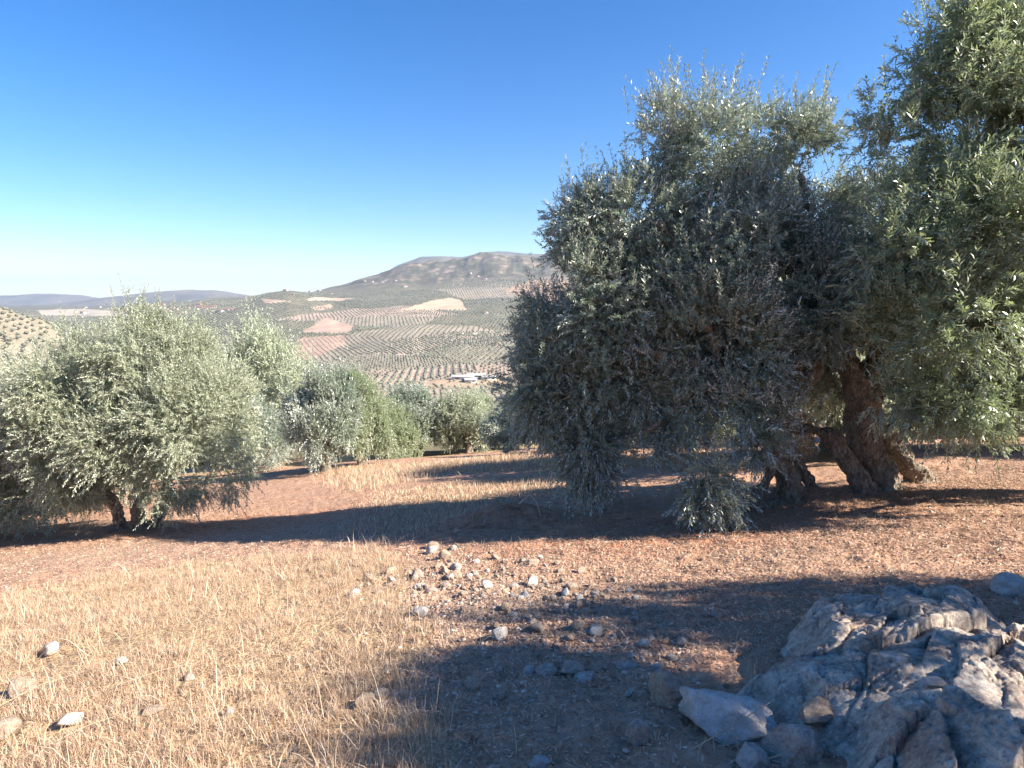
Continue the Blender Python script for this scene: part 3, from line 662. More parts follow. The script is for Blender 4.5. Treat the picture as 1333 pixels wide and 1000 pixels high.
EXTRA = [  # x, y, horizontal scale, vertical scale
 (-11.9, 13.6, 1.3, 1.1, 0, 'pale olive tree cut off by the left edge of the picture, nearest ground'),
 (-13.5, 19.0, 1.5, 1.25, 3, 'pale olive tree at the left edge, behind the big silvery one'),
 (-20, 27, 1.4, 1.2, 0, 'olive tree farther down the slope behind the big silvery one'),
 (-14, 33, 1.3, 1.2, 1, 'olive tree on the falling slope behind the red mound'),
 (-8.0, 40, 1.3, 1.2, 2, 'olive crown showing above the green pair at the clearing edge'),
 (-3.0, 43, 1.3, 1.3, 0, 'olive crown over the far edge of the clearing, below the pink field'),
 (1.2, 45, 1.4, 1.3, 3, 'olive crown over the far edge just left of the white sheds'),
 (4.5, 26.0, 1.15, 1.2, 0, 'sunlit olive tree seen through the gap in the large dark crown'),
 (4.6, 18.5, 1.25, 1.35, 0, 'olive tree close behind the large dark crown'),
 (6.6, 14.0, 1.15, 1.25, 3, 'grey olive tree just behind the forked trunk'),
 (8.0, 25.0, 1.25, 1.2, 2, 'sunlit olive tree seen left of the forked trunk'),
 (8.3, 16.0, 1.15, 1.1, 0, 'sunlit grey olive tree seen between the forked and the mossy trunk'),
 (14.0, 20.0, 1.4, 1.3, 1, 'dark olive tree seen right of the mossy trunk'),
 (18.0, 19.0, 1.4, 1.35, 1, 'olive tree low behind the bright foliage at the right edge'),
 (13.5, 28.0, 1.4, 1.3, 3, 'far olive tree behind the mossy trunk'),
 (6.0, 36.0, 1.3, 1.3, 3, 'far olive tree behind the large dark crown'),
 (10.5, 38.0, 1.3, 1.3, 0, 'far olive tree behind the forked trunk'),
 (20.0, 36.0, 1.5, 1.4, 1, 'far olive tree at the right, beyond the shaded strip'),
 (26.0, 30.0, 1.5, 1.4, 0, 'far olive tree beyond the bright foliage at the right edge'),
]
for x, y, sx, sz_, k, lab in EXTRA: place(0, 0, sx, sz_, k, lab, x * 1.7 + y, 'olive trees beyond the clearing', None, (x, y))
# unseen olives added at the right to throw shade on the ground
for x, y, sx, sz_, k, lab in [(7.4, 2.45, .56, 1.3, 0, 'olive tree out of the picture to the right, shading the litter'),
                              (5.3, 1.75, .28, .97, 4, 'small unseen olive tree added at the right, its thin crown shading the foreground stones'),
                              (5.1, 1.1, .28, .93, 4, 'smallest unseen olive tree, added nearest to the camera on the right to cast shade'),
                              (12.5, 13.5, 1.3, 1.3, 1, 'olive tree out of the picture behind the bright foliage'),
                              (16.5, 10.5, 1.3, 1.4, 3, 'olive tree out of the picture at the far right')]:
    place(0, 0, sx, sz_, k, lab, x, 'unseen olive trees added on the right for shade', None, (x, y))
print('trees done', time.time() - T0)

# ------------------------------------------------------------------ grass, litter, pebbles
def scatter_poly(poly, n_, r_, soft=0.0):
    p = np.array(poly); lo = p.min(0); hi = p.max(0); x = r_.uniform(lo[0], hi[0], n_ * 3); y = r_.uniform(lo[1], hi[1], n_ * 3)
    if soft: ok = inpoly(x + r_.normal(0, soft, len(x)), y + r_.normal(0, soft, len(x)), poly)
    else: ok = inpoly(x, y, poly)
    return x[ok][:n_], y[ok][:n_]
def blades(x, y, h, w, lean, r_):
    n_ = len(x); z = H(x, y); a = r_.uniform(0, 2 * math.pi, n_); ln = np.minimum(np.abs(r_.normal(0, 1, n_)) * lean, 1.5)
    d = np.stack([np.cos(a) * np.sin(ln), np.sin(a) * np.sin(ln), np.cos(ln)], -1); b = np.stack([x, y, z - .005], -1)
    wa = a + math.pi / 2 + r_.normal(0, .8, n_); s = np.stack([np.cos(wa), np.sin(wa), 0 * wa], -1) * (w * r_.uniform(.6, 1.3, n_))[:, None]
    hh = h[:, None]; curl = np.stack([np.cos(a + r_.normal(0, .7, n_)), np.sin(a), -0.6 - ln], -1) * hh * r_.uniform(.0, .45, (n_, 1))
    m = b + d * hh * .55 + curl * .25; t = b + d * hh + curl; t[:, 2] = np.maximum(t[:, 2], z + .01)
    V = np.stack([b - s, b + s, m - s * .8, m + s * .8, t], 1).reshape(-1, 3); k = np.arange(n_) * 5
    return V, np.stack([k, k + 1, k + 3, k + 2], -1), np.stack([k + 2, k + 3, k + 4], -1)
gr_ = np.random.default_rng(21)
STG = [(G(a, b + 6), w * .55 / F * 3.6) for a, b, w in [(70, 848, 34), (157, 862, 26), (90, 940, 38), (26, 896, 40), (10, 950, 46), (248, 884, 20), (298, 928, 20), (200, 925, 26), (475, 912, 34), (497, 903, 28), (541, 796, 18), (545, 763, 16)]]
def grass_obj(name, label, x, y, h, w, lean):
    ok = np.ones(len(x), bool)
    for g_, r0 in STG: ok &= ~(((x - g_[0]) ** 2 + (y - g_[1] + r0 * .6) ** 2) < (r0 * 1.5) ** 2)
    x, y, h = x[ok], y[ok], h[ok]; lean = lean[ok] if np.ndim(lean) else lean
    V, q, t = blades(x, y, h, w, lean, gr_)
    tag(add(name, mesh(name, V, q, t, [M['straw']])), label, 'grass', None, 'stuff')
x, y = scatter_poly(GRASS, 190000, gr_, .14)
clump = fbm(np.stack([x, y], -1) * 2.0, 3, 40); ok = clump + gr_.uniform(-.4, .4, len(x)) > -.08; x, y, clump = x[ok], y[ok], clump[ok]
h = gr_.uniform(.025, .085, len(x)) * (1 + 1.0 * clump) * np.where(gr_.uniform(0, 1, len(x)) < .05, 2.1, 1)
lean_ = np.where(gr_.uniform(0, 1, len(x)) < .62 + .5 * noise(np.stack([x, y], -1) * 3.3, 47), 2.2, .6)
grass_obj('dry_grass', 'trampled dry straw coloured grass covering the near left ground', x, y, h, .0017, lean_)
tx, ty = scatter_poly(GRASS, 1500, gr_, .2); keep_ = (fbm(np.stack([tx, ty], -1) * 1.1, 2, 48) + .25 * ss(4.2, 2.6, ty) > -.05); tx, ty = tx[keep_], ty[keep_]
nb = 34; rp_ = np.repeat(np.arange(len(tx)), nb); sp_ = gr_.uniform(.02, .07, len(tx))[rp_]
x, y = tx[rp_] + gr_.normal(0, 1, len(rp_)) * sp_, ty[rp_] + gr_.normal(0, 1, len(rp_)) * sp_
grass_obj('dry_grass_tufts', 'taller tufts of dry grass standing out of the trampled straw', x, y, gr_.uniform(.06, .18, len(x)) * gr_.uniform(.6, 1.1, len(tx))[rp_], .0016, .5)
x, y = scatter_poly(GRASS, 5000, gr_, .3); grass_obj('fallen_straw', 'long broken straw stems lying flat over the dry grass', x, y, gr_.uniform(.15, .40, len(x)), .0022, 3.0)
x2, y2 = scatter_poly(GRASS2, 26000, gr_, .5); h2 = gr_.uniform(.10, .32, len(x2))
x3, y3 = scatter_poly(GRASS3, 9000, gr_, .3); h3 = gr_.uniform(.04, .16, len(x3))
grass_obj('dry_grass', 'golden dry grass strip along the far end of the clearing', np.concatenate([x2, x3]), np.concatenate([y2, y3]), np.concatenate([h2, h3]), .006, .45)
# thin scattered straw on the bare part
LIT = gpoly([(540, 720), (640, 700), (900, 672), (1000, 640), (1333, 600), (1500, 620), (1700, 1000), (1500, 1060), (560, 1060), (520, 900)])
x, y = scatter_poly(LIT, 24000, gr_, .2); h = gr_.uniform(.02, .10, len(x))
grass_obj('scattered_straw', 'broken straw bits lying over the red soil', x, y, h, .0017, 1.5)
def flakes(x, y, ln, w, r_):
    n_ = len(x); z = H(x, y); a = r_.uniform(0, 2 * math.pi, n_); e = r_.normal(0, .22, n_)
    d = np.stack([np.cos(a) * np.cos(e), np.sin(a) * np.cos(e), np.sin(e)], -1); rl = r_.normal(0, .5, n_)
    s = norm(np.stack([-np.sin(a), np.cos(a), rl], -1)) * (w * r_.uniform(.6, 1.3, n_))[:, None] * .5
    b = np.stack([x, y, z + .006 + np.abs(e) * ln * .5], -1); L = ln[:, None]
    V = np.stack([b - d * L / 2, b - s + [0, 0, .002], b + d * L / 2, b + s], 1).reshape(-1, 3); return V, np.arange(len(V)).reshape(-1, 4)
x, y = scatter_poly(LIT, 150000, gr_, .25)
den = 1.5 * fbm(np.stack([x, y], -1) * 1.1, 4, 44, .65) + .3 * ss(.0, 2.5, x) ; ok = den + gr_.uniform(-.45, .45, len(x)) > .05; x, y = x[ok], y[ok]
V, q = flakes(x, y, gr_.uniform(.012, .055, len(x)) * gr_.uniform(.6, 1.1, len(x)), .008, gr_)
tag(add('leaf_litter', mesh('leaf_litter', V, q, None, [M['litter']])), 'dry fallen leaves strewn over the red soil under the trees', 'leaf litter', None, 'stuff')
x, y = scatter_poly(LIT, 2600, gr_, .3); V, q = flakes(x, y, gr_.uniform(.05, .20, len(x)), .0045, gr_)
tag(add('fallen_twigs', mesh('fallen_twigs', V, q, None, [M['twig']])), 'thin broken twigs lying in the leaf litter', 'twigs', None, 'stuff')
LIT2 = gpoly([(-100, 760), (0, 700), (300, 660), (560, 700), (540, 740), (200, 770)])
x, y = scatter_poly(LIT2, 14000, gr_, .3); V, q = flakes(x, y, gr_.uniform(.02, .06, len(x)), .011, gr_)
tag(add('leaf_litter', mesh('leaf_litter', V, q, None, [M['litter']])), 'dry bits on the bare soil in front of the left tree', 'leaf litter', None, 'stuff')

def stone_mesh(name, seed, sub=4, mat='rock', planes=16, flat=.62, rough=.06, elong=1.0):
    import bmesh
    bm = bmesh.new(); bmesh.ops.create_icosphere(bm, subdivisions=sub, radius=1)
    v = np.array([a.co[:] for a in bm.verts]); f = np.array([[a.index for a in p.verts] for p in bm.faces]); bm.free()
    r_ = np.random.default_rng(seed); v = v * np.array([1 * elong, .8, flat])
    for k in range(planes):
        nn = norm(r_.normal(0, 1, 3)); nn[2] = abs(nn[2]) * (1 if k % 3 else -1); nn = norm(nn); sup = (v @ nn).max(); d_ = sup * r_.uniform(.52, .82)
        e = v @ nn - d_; v = v - np.maximum(e, 0)[:, None] * nn * .96
    v = v * (1 + rough * fbm(v * 2.6, 4, seed)[:, None] * 2) * (1 + rough * .5 * ridged(v * 6, 3, seed + 9)[:, None])
    return mesh(name, v, None, f, [M[mat]], smooth=(sub > 4))
# pebbles: one object
pv = np.array([(0, 0, 1), (1, 0, 0), (0, 1, 0), (-1, 0, 0), (0, -1, 0), (.6, .6, .6), (-.6, .5, .55), (.5, -.6, .6), (-.55, -.6, .5)]) ; 
iv, if_ = blob(5, 0)
def pebbles(x, y, s, name, label):
    n_ = len(x); z = H(x, y); bank = np.stack([blob(600 + i, 0)[0] * np.random.default_rng(i).uniform(.5, 1.1, (1, 3)) * [1, 1, .6] for i in range(30)])
    V = bank[gr_.integers(0, 30, n_)] * s[:, None, None]; a = gr_.uniform(0, 6.28, n_); c_, s_2 = np.cos(a)[:, None], np.sin(a)[:, None]
    X = V[..., 0] * c_ - V[..., 1] * s_2 + x[:, None]; Y = V[..., 0] * s_2 + V[..., 1] * c_ + y[:, None]; Z = V[..., 2] + (z + s * .15)[:, None]
    tag(add(name, mesh(name, np.stack([X, Y, Z], -1).reshape(-1, 3), None, (if_[None] + (np.arange(n_) * 12)[:, None, None]).reshape(-1, 3), [M['pebble']])), label, 'pebbles', None, 'stuff')
PEB = gpoly([(500, 730), (560, 700), (640, 730), (780, 780), (880, 800), (900, 850), (860, 900), (700, 860), (620, 840), (560, 920), (450, 940), (500, 820)])
x, y = scatter_poly(PEB, 5200, gr_, .35); xb, yb = scatter_poly(LIT, 5000, gr_, .3); xc, yc = scatter_poly(LIT2, 1500, gr_, .3)
x = np.concatenate([x, xb, xc]); y = np.concatenate([y, yb, yc]); s = .006 + .018 * gr_.uniform(0, 1, len(x)) ** 3
pebbles(x, y, s, 'pebbles', 'small pebbles and earth crumbs scattered over the soil')

# ------------------------------------------------------------------ stones
STM = [stone_mesh('stone', 800 + i, 3, ['rock_tan', 'rock', 'rock_white', 'rock_tan'][i % 4], 14, [.62, .4, .7][i % 3]) for i in range(9)]
def stone(px, row, w, h, label, k, mat=None, rot=None, group='loose stones', sink=.2, me=None, name='stone', tilt=0.0, flat=1.0):
    b = G(px, row + h * .35); d = ray(px, row); Yd = b[1]
    wr = w * Yd / (d[1] * F) * .5 / .95
    me = me or STM[k % len(STM)]
    if mat:
        me = me.copy(); me.materials.clear(); me.materials.append(M[mat])
    hr = max(h * Yd / F * .9, wr * .45) * flat
    o = add(name, me, None, (b[0], b[1], b[2] + hr * (.6 - sink)), (tilt, tilt * .5, rot if rot is not None else px * 1.3), (wr, wr, hr))
    return tag(o, label, 'stone', group)
# specific ones
HS = [
 (70, 848, 32, 20, 'long pale stone in the dry grass, farthest left of the bright ones', 'rock_white', .6),
 (157, 862, 22, 14, 'small bright pale stone in the dry grass right of the long one', 'rock_white', .2),
 (90, 940, 34, 22, 'rounded cream stone with a dark gap beneath, low in the dry grass', 'rock_white', .4),
 (26, 896, 40, 26, 'dull tan stone half hidden by dry grass near the left edge', 'rock_tan', .1),
 (10, 950, 46, 34, 'large dull stone buried in dry grass at the left edge, bottom', 'rock_tan', 1.0),
 (248, 884, 18, 14, 'small grey stone in the dry grass right of the pale ones', 'rock', 1.4),
 (298, 928, 17, 12, 'little white stone standing alone in the taller dry grass', 'rock_white', 0),
 (200, 925, 30, 14, 'flat tan stone sunk in dry grass between cream and white stones', 'rock_tan', .5),
 (475, 912, 30, 24, 'brown stone at the edge of the dry grass and the shadow', 'rock_tan', .7),
 (497, 903, 26, 18, 'pale stone leaning beside the brown one at the grass edge', 'rock', 2.1),
 (578, 722, 20, 20, 'brown upright stone at the edge of the tree shadow', 'rock_tan', .3),
 (588, 714, 12, 9, 'tiny stone on top of the little heap at the shadow edge', 'rock', 1.2),
 (650, 827, 34, 18, 'light grey slab stone at the corner of the shadow', 'rock_white', .4),
 (712, 874, 42, 18, 'wide brown grey stone in the shade below the stony patch', 'rock', .1),
 (742, 870, 40, 22, 'grey stone in the shade leaning on the wide one', 'rock', 2.4),
 (757, 883, 38, 10, 'flat pale slab in the shade under the leaning grey stone', 'rock_white', .1),
 (817, 866, 34, 14, 'oval blue grey stone in the shade', 'rock', .3),
 (855, 867, 20, 10, 'small pale blue stone right of the oval shaded one', 'rock_white', .3),
 (877, 856, 22, 9, 'thin grey stone lying above the small pale blue one', 'rock', .6),
 (888, 862, 15, 6, 'tiny flat stone beside the thin grey one', 'rock', .6),
 (735, 771, 22, 14, 'whitish stone at the top of the sunlit stony patch', 'rock_white', .9),
 (752, 815, 26, 16, 'peach stone on the edge between sunlit gravel and shadow', 'rock_tan', .2),
 (775, 819, 30, 15, 'pale blocky stone on the sunlit shadow edge', 'rock_white', 1.0),
 (700, 815, 26, 14, 'cream stone left of the blocky one on the shadow edge', 'rock_tan', 1.9),
 (596, 747, 18, 12, 'tan stone in the upper left of the stony patch', 'rock_tan', 2.9),
 (545, 763, 14, 10, 'small white stone between dry grass and the stony patch', 'rock_white', .3),
 (541, 796, 15, 12, 'pale stone at the right border of the dry grass', 'rock_white', 1.5),
 (617, 892, 34, 14, 'orange brown stone half in shadow below the stony patch', 'rock_tan', .3),
 (700, 993, 38, 16, 'pale stone cut by the bottom edge of the picture', 'rock_white', .8),
]
for i, (px, row, w, h, lab, mt, rot) in enumerate(HS): stone(px, row, w * 1.05, h, lab, i, mt, rot, sink=.08 if px < 400 else .22)
k = 0
for i in range(285):
    a = gr_.uniform(0, 1); px = 530 + 330 * a + gr_.normal(0, 45); row = 742 + 75 * a + gr_.normal(0, 22) + (30 if px < 560 else 0)
    if i > 235: px = gr_.uniform(560, 960); row = gr_.uniform(830, 930)
    w = gr_.uniform(6, 15) if i % 5 else gr_.uniform(14, 24)
    sh = row > 826
    stone(px, row, w, w * .6, 'small loose stone in the shaded ground before the big rock' if sh else 'small loose stone on the sunlit stony patch', i, ['rock', 'rock_tan', 'rock_white', 'rock_tan'][i % 4] if False else None, None,
          'small stones in the shade' if sh else 'small stones on the sunlit stony patch')
# rocks around the outcrop
def bigstone(px, row, w, h, label, seed, mat, rot, dz=0, flat=.62, elong=1.0, tilt=(0, 0), planes=14, rough=.10, d=1.0):
    me = stone_mesh('rock', seed, 5, mat, planes, flat, rough, elong); b = G(px, row + h * .3, dz); wr = w * b[1] / (ray(px, row)[1] * F) * .5
    o = add('rock', me, None, (b[0], b[1], b[2] + dz + h * .30 * b[1] / F), (tilt[0], tilt[1], rot), (wr, wr * d, h * b[1] / F * .62 / flat)); tag(o, label, 'rock'); return o
bigstone(872, 900, 72, 54, 'blocky stone with a sunlit orange top, left end of the rock line', 901, 'rock_tan', .3, flat=.8)
bigstone(950, 938, 122, 56, 'long white lichen covered rock in the line before the outcrop', 902, 'rock_white', -.5, flat=.62, planes=13, elong=1.5, d=.8)
bigstone(1030, 965, 96, 60, 'grey angular slab leaning against the white rock', 913, 'rock', -.5, flat=.5, planes=14, tilt=(.35, .2))
bigstone(832, 958, 44, 36, 'flat grey slab tilted on the ground below the blocky stone', 904, 'rock', 1.1, flat=.35, tilt=(.3, -.4))
bigstone(1312, 765, 46, 32, 'rounded pale grey boulder behind the outcrop at the right edge', 906, 'rock_white', .5, flat=.9, planes=6)
bigstone(980, 988, 60, 34, 'pale flat rock below the grey angular slab', 907, 'rock_white', .3, flat=.5)

# ---- bedrock outcrop
orr = np.random.default_rng(31)
OUT = [tuple(G(a, b, dz)[:2]) for a, b, dz in [(962, 905, .05), (990, 872, .1), (1020, 850, .15), (1024, 800, .2), (1068, 768, .22), (1120, 760, .24), (1190, 760, .24), (1290, 766, .24), (1400, 800, .3), (1560, 850, .25), (1600, 1000, .2), (1500, 1150, .1), (1200, 1120, .1), (1110, 1030, .05), (1075, 960, .08), (1010, 935, .05)]]
op = np.array(OUT); lo = op.min(0) - .25; hi = op.max(0) + .25; st = .0062
xs = np.arange(lo[0], hi[0], st); ys = np.arange(lo[1], hi[1], st); X, Y = np.meshgrid(xs, ys, indexing='ij')
pp = np.stack([X, Y], -1); wob = np.stack([fbm(pp * 3, 3, 81), fbm(pp * 3, 3, 82)], -1) * .10; X2 = X + wob[..., 0]; Y2 = Y + wob[..., 1]
dmin = np.full(X.shape, 9.0); n_ = len(OUT)
for i in range(n_):
    a = op[i]; b = op[(i + 1) % n_]; ab = b - a; t = np.clip(((X2 - a[0]) * ab[0] + (Y2 - a[1]) * ab[1]) / (ab @ ab), 0, 1)
    dmin = np.minimum(dmin, np.hypot(X2 - a[0] - t * ab[0], Y2 - a[1] - t * ab[1]))
ins = inpoly(X2, Y2, OUT); sd = np.where(ins, dmin, -dmin)
prof = .22 * ss(-.04, .26, sd) ** .8 + .06 * ss(.1, .7, sd)
Z = H(X, Y, False) + prof
def cells(X, Y, n_s, seed, off, tilt, crack, ang=.5, asp=1.8):
    # fractured blocks: every cell has its own level and tilt, with a crevice between cells
    r_ = np.random.default_rng(seed); ca, sa = math.cos(ang), math.sin(ang)
    u = (X * ca + Y * sa); v = (-X * sa + Y * ca) * asp
    sx_ = r_.uniform(lo[0], hi[0], n_s); sy_ = r_.uniform(lo[1], hi[1], n_s); su = sx_ * ca + sy_ * sa; sv = (-sx_ * sa + sy_ * ca) * asp
    w = .05; u = u + w * fbm(np.stack([X, Y], -1) * 6, 3, seed); v = v + w * fbm(np.stack([X, Y], -1) * 6, 3, seed + 1)
    f1 = np.full(X.shape, 9.0); f2 = f1.copy(); id_ = np.zeros(X.shape, int)
    for k in range(n_s):
        d_ = np.hypot(u - su[k], v - sv[k]); m = d_ < f1; f2 = np.where(m, f1, np.minimum(f2, d_)); id_ = np.where(m, k, id_); f1 = np.where(m, d_, f1)
    o = r_.uniform(-1, 1, n_s) * off; tu = r_.normal(0, tilt, n_s); tv = r_.normal(0, tilt, n_s)
    return o[id_] + tu[id_] * (u - su[id_]) + tv[id_] * (v - sv[id_]) - crack * np.exp(-((f2 - f1) / .018) ** 2)
fb = fbm(pp * 2.2, 4, 92, .5)
mk = ss(-.02, .15, sd)
blocks = cells(X, Y, 34, 5, .022, .07, .016) + cells(X, Y, 260, 6, .007, .10, .006, .9, 2.2) 
patch = ss(-.05, .25, fbm(pp * 3.1, 3, 98)); Z = Z + mk * (.05 * fb + blocks + (.005 + .014 * patch) * fbm(pp * 26, 5, 97, .7)) - .2 * (1 - ss(-.10, 0.0, sd))
i, j = np.meshgrid(np.arange(len(xs) - 1), np.arange(len(ys) - 1), indexing='ij'); ny = len(ys)
q = np.stack([i * ny + j, (i + 1) * ny + j, (i + 1) * ny + j + 1, i * ny + j + 1], -1).reshape(-1, 4)
keepf = (sd[:-1, :-1].ravel() > -.13); q = q[keepf]
PV = np.stack([X, Y, Z], -1); gzx, gzy = np.gradient(Z, st, st); NV = norm(np.stack([-gzx, -gzy, np.ones_like(Z)], -1))
PV = PV + NV * (mk * (.010 * fbm(PV * 9, 3, 301) + (.003 + .009 * patch) * fbm(PV * 55, 3, 302)))[..., None]
tag(add('rock_outcrop', mesh('rock_outcrop', PV.reshape(-1, 3), q, None, [M['bedrock']], smooth=True)), 'broad rough grey bedrock outcrop dappled with shade at the lower right', 'rock')
def on_rock(px, row):
    d1 = PV[..., 1] * cp - (PV[..., 2] - CAMZ) * sp; qx = 666.5 + F * PV[..., 0] / d1; qy = 500 - F * (PV[..., 1] * sp + (PV[..., 2] - CAMZ) * cp) / d1
    e = np.hypot(qx - px, qy - row) + 4 * d1; k_ = np.unravel_index(np.argmin(e), e.shape); return PV[k_]
q_ = on_rock(1064, 940)
o = add('rock', stone_mesh('rock', 905, 5, 'rock_tan', 14, .8, .10), None, tuple(q_ + [0, 0, .045]), (.1, .2, .4), (.105, .085, .085)); tag(o, 'peach coloured stone perched on the foot of the outcrop', 'rock')
q_ = on_rock(1215, 893)
o = add('rock', stone_mesh('rock', 909, 4, 'rock_white', 12, .4, .08), None, tuple(q_ + [0, 0, .02]), (.1, .1, 2.7), (.075, .04, .05)); tag(o, 'small white flat chip lying on the outcrop', 'rock')
print('rocks', time.time() - T0)

# ------------------------------------------------------------------ sticks and stalks
def stick(name, pts_, r0, label, cat='twig', mat='twig', br=()):
    parts = [tube(pts_, np.linspace(r0, r0 * .4, len(pts_)), 6, 3, .05)] + [tube(b, np.linspace(r0 * .6, r0 * .3, len(b)), 5, 4, .05) for b in br]
    V, Q, T = join(parts); tag(add(name, mesh(name, V, Q, T, [M[mat]], smooth=True)), label, cat)
n = NT('pale_dry_wood'); M['dry'] = n.end(n.bsdf(c4(.55, .45, .33), .8, .2).outputs[0])
def up(px, row, h): b = G(px, row); return b + np.array([0, 0, h])
stick('fallen_branch', [up(676, 660, .02), up(690, 663, .18), up(698, 668, .14), up(704, 674, .02)], .013, 'bare pale curved branch lying on the shaded mound', 'branch', 'dry', [[up(690, 663, .18), up(683, 660, .3)]])
b = G(672, 985)
stick('dry_stalk', [b, b + [.0, .01, .07], b + [-.012, .01, .15]], .003, 'single pale dry stalk standing in the shade at the bottom', 'stalk', 'dry')
for i, (px, row, hh, dx) in enumerate([(930, 985, .16, -.03), (943, 975, .2, .05), (962, 980, .18, -.05), (905, 990, .12, .04), (1010, 985, .2, -.1), (975, 960, .17, .02), (940, 925, .1, -.05), (960, 922, .12, .03)]):
    b = G(px, row)
    stick('dry_stalk', [b, b + [dx * .4, -.01, hh * .5], b + [dx, -.02, hh]], .0022, 'thin dry stalk standing before the white rock', 'stalk', 'dry'); bpy.context.scene.collection.objects[-1]['group'] = 'dry stalks before the white rock'
stick('straw_stem', [up(895, 985, .02), up(950, 975, .10), up(1000, 958, .16)], .004, 'long yellow straw leaning across the front of the white rock', 'stalk', 'straw')
stick('straw_stem', [up(995, 1000, .03), up(1050, 990, .06), up(1085, 982, .09)], .004, 'long yellow straw lying before the grey angular slab', 'stalk', 'straw')
for i, (a, b2, lab) in enumerate([((-10, 935), (120, 880), 'long straw stem lying across the grass left of the cream stone'), ((60, 985), (180, 935), 'long straw stem lying below the cream stone'), ((150, 905), (270, 870), 'long straw stem lying under the small bright stone')]):
    stick('straw_stem', [up(*a, .05), up((a[0] + b2[0]) / 2, (a[1] + b2[1]) / 2, .08), up(*b2, .05)], .003, lab, 'stalk', 'straw')

# ------------------------------------------------------------------ houses
def house(px, row, w, d, h, label, group, rot, first=[None], white=False):
    b = G(px, row, 0, False)
    root = bpy.data.objects.new('house', None); col.objects.link(root); root.location = b - np.array([0, 0, .5]); root.rotation_euler = (0, 0, rot); root.scale = (w, d, h)
    tag(root, label, 'house', group)
    if first[0] is None:
        a = [(-.5, -.5, 0), (.5, -.5, 0), (.5, .5, 0), (-.5, .5, 0), (-.5, -.5, 1), (.5, -.5, 1), (.5, .5, 1), (-.5, .5, 1), (-.5, 0, 1.4), (.5, 0, 1.4)]
        mw = mesh('wall', a, [(0, 1, 5, 4), (2, 3, 7, 6)], [(0, 4, 7), (0, 7, 3), (4, 8, 7), (1, 2, 6), (1, 6, 5), (5, 6, 9)], [M['white']])
        r = [(-.55, -.58, .96), (.55, -.58, .96), (.55, 0, 1.43), (-.55, 0, 1.43), (.55, .58, .96), (-.55, .58, .96)]; r2 = r + [(x, y, z + .06) for x, y, z in r]
        mr = mesh('roof', r2, [(0, 3, 2, 1), (3, 5, 4, 2), (6, 7, 8, 9), (9, 8, 10, 11), (0, 1, 7, 6), (5, 11, 10, 4), (0, 6, 9, 3), (3, 9, 11, 5), (1, 2, 8, 7), (2, 4, 10, 8)], None, [M['roof']])
        mwn = []
        for cx in (-.25, .25):
            f = [(cx - .09, -.52, .4), (cx + .09, -.52, .4), (cx + .09, -.52, .75), (cx - .09, -.52, .75)]; f2 = f + [(x, -.49, z) for x, y, z in f]
            mwn.append(mesh('window', f2, [(0, 1, 2, 3), (4, 7, 6, 5), (0, 4, 5, 1), (3, 2, 6, 7), (0, 3, 7, 4), (1, 5, 6, 2)], None, [M['glass']]))
        first[0] = (mw, mr, mwn)
    add('wall', first[0][0], root); rf = add('roof', first[0][1], root)
    if white: rf.data = M_WHITEROOF[0] if M_WHITEROOF else M_WHITEROOF.append(first[0][1].copy()) or M_WHITEROOF[0]; rf.data.materials[0] = M['white']
    for m_ in first[0][2]: add('window', m_, root)
M_WHITEROOF = []
hr_ = np.random.default_rng(5)
for px in (336, 349, 356, 364, 372, 381, 392, 404, 415): house(px, 379 + hr_.uniform(-1, 2), hr_.uniform(12, 24), 11, hr_.uniform(4, 6), 'small white house in the cluster on the crest of the low hill', 'houses on the crest of the low hill', hr_.uniform(-.5, .5))
for i in range(26):
    px = hr_.uniform(100, 300); house(px, 404 + hr_.uniform(-6, 8) - .02 * (px - 100) + (0 if i % 3 else 3), hr_.uniform(14, 34), 13, hr_.uniform(5, 7), 'small white building in the town far behind the left trees', 'buildings of the far town on the left', hr_.uniform(-.5, .5))
for px, row in ((474, 367), (484, 368), (497, 368), (515, 366), (527, 374), (598, 372), (612, 358), (622, 361), (631, 364), (430, 384), (632, 409)): house(px, row, hr_.uniform(12, 22), 11, 5, 'lone white farmhouse on the slopes under the mountain', 'farmhouses under the mountain', hr_.uniform(-.5, .5))
for i, (px, row, w, lab) in enumerate([(603, 494, 26, 'long white shed at the foot of the facing slope, left one'), (620, 492, 22, 'white shed at the foot of the facing slope, middle one'), (637, 494, 18, 'white shed at the foot of the facing slope, right one'), (612, 498, 14, 'small white shed in front of the long sheds')]):
    house(px, row, w, 12, 4, lab, None, .1 * i - .1, white=True)

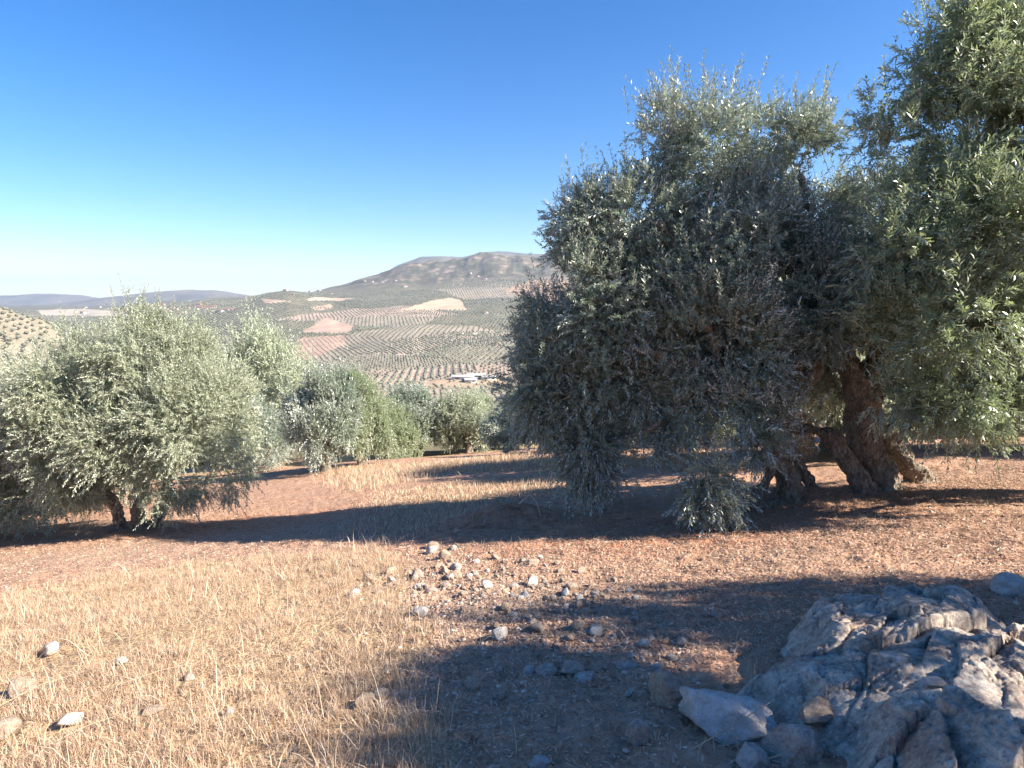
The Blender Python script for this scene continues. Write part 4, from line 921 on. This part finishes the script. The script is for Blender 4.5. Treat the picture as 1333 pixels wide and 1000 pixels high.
# ------------------------------------------------------------------ haze
hb = 14000; top = 700; bot = -700
zz = min(float(H(np.array([0.0]), np.array([200.0]))[0]), -300) - 50
n = NT('haze_air'); pv_ = n.n('ShaderNodeVolumePrincipled'); pv_.inputs['Color'].default_value = (.72, .82, 1, 1); pv_.inputs['Density'].default_value = 8.5e-5; pv_.inputs['Anisotropy'].default_value = .2
n.l(pv_.outputs[0], n.out.inputs['Volume'])
allz = [float(np.min([v for v in (V_ for V_ in [-400])]))]
bx = [(-hb, -9500, -420), (hb, -9500, -420), (hb, 12500, -420), (-hb, 12500, -420)]; bx += [(a, b, 420) for a, b, c in bx]
tag(add('haze', mesh('haze', bx, [(0, 3, 2, 1), (4, 5, 6, 7), (0, 1, 5, 4), (1, 2, 6, 5), (2, 3, 7, 6), (3, 0, 4, 7)], None, [n.m])), 'thin blue summer haze over the valley', 'haze', None, 'stuff')

# ------------------------------------------------------------------ light
EL, AZ = R(35), R(108)      # azimuth clockwise from +Y
sd_ = np.array([math.sin(AZ) * math.cos(EL), math.cos(AZ) * math.cos(EL), math.sin(EL)])
sl = bpy.data.lights.new('sun', 'SUN'); sl.energy = 5.0; sl.angle = R(.5); sl.color = (1, .905, .785)
so = bpy.data.objects.new('sun', sl); col.objects.link(so)
import mathutils
so.rotation_euler = mathutils.Vector(sd_).to_track_quat('Z', 'Y').to_euler()
w = bpy.data.worlds.new('World'); sc.world = w; w.use_nodes = True; nt = w.node_tree
bg = nt.nodes['Background']; sky = nt.nodes.new('ShaderNodeTexSky'); sky.sky_type = 'NISHITA'; sky.sun_disc = False
sky.sun_elevation = EL; sky.sun_rotation = AZ; sky.altitude = 700; sky.air_density = 1.0; sky.dust_density = .3; sky.ozone_density = 3.0
hs = nt.nodes.new('ShaderNodeHueSaturation'); hs.inputs['Saturation'].default_value = 1.4; hs.inputs['Hue'].default_value = .507
nt.links.new(sky.outputs[0], hs.inputs['Color']); nt.links.new(hs.outputs[0], bg.inputs[0]); bg.inputs[1].default_value = .068
sc.view_settings.view_transform = 'Standard'; sc.view_settings.look = 'None'; sc.view_settings.gamma = 1; sc.view_settings.exposure = 1.66
sc.cycles.max_bounces = 7; sc.cycles.diffuse_bounces = 4; sc.cycles.transmission_bounces = 3; sc.cycles.volume_bounces = 0
print('done', time.time() - T0)
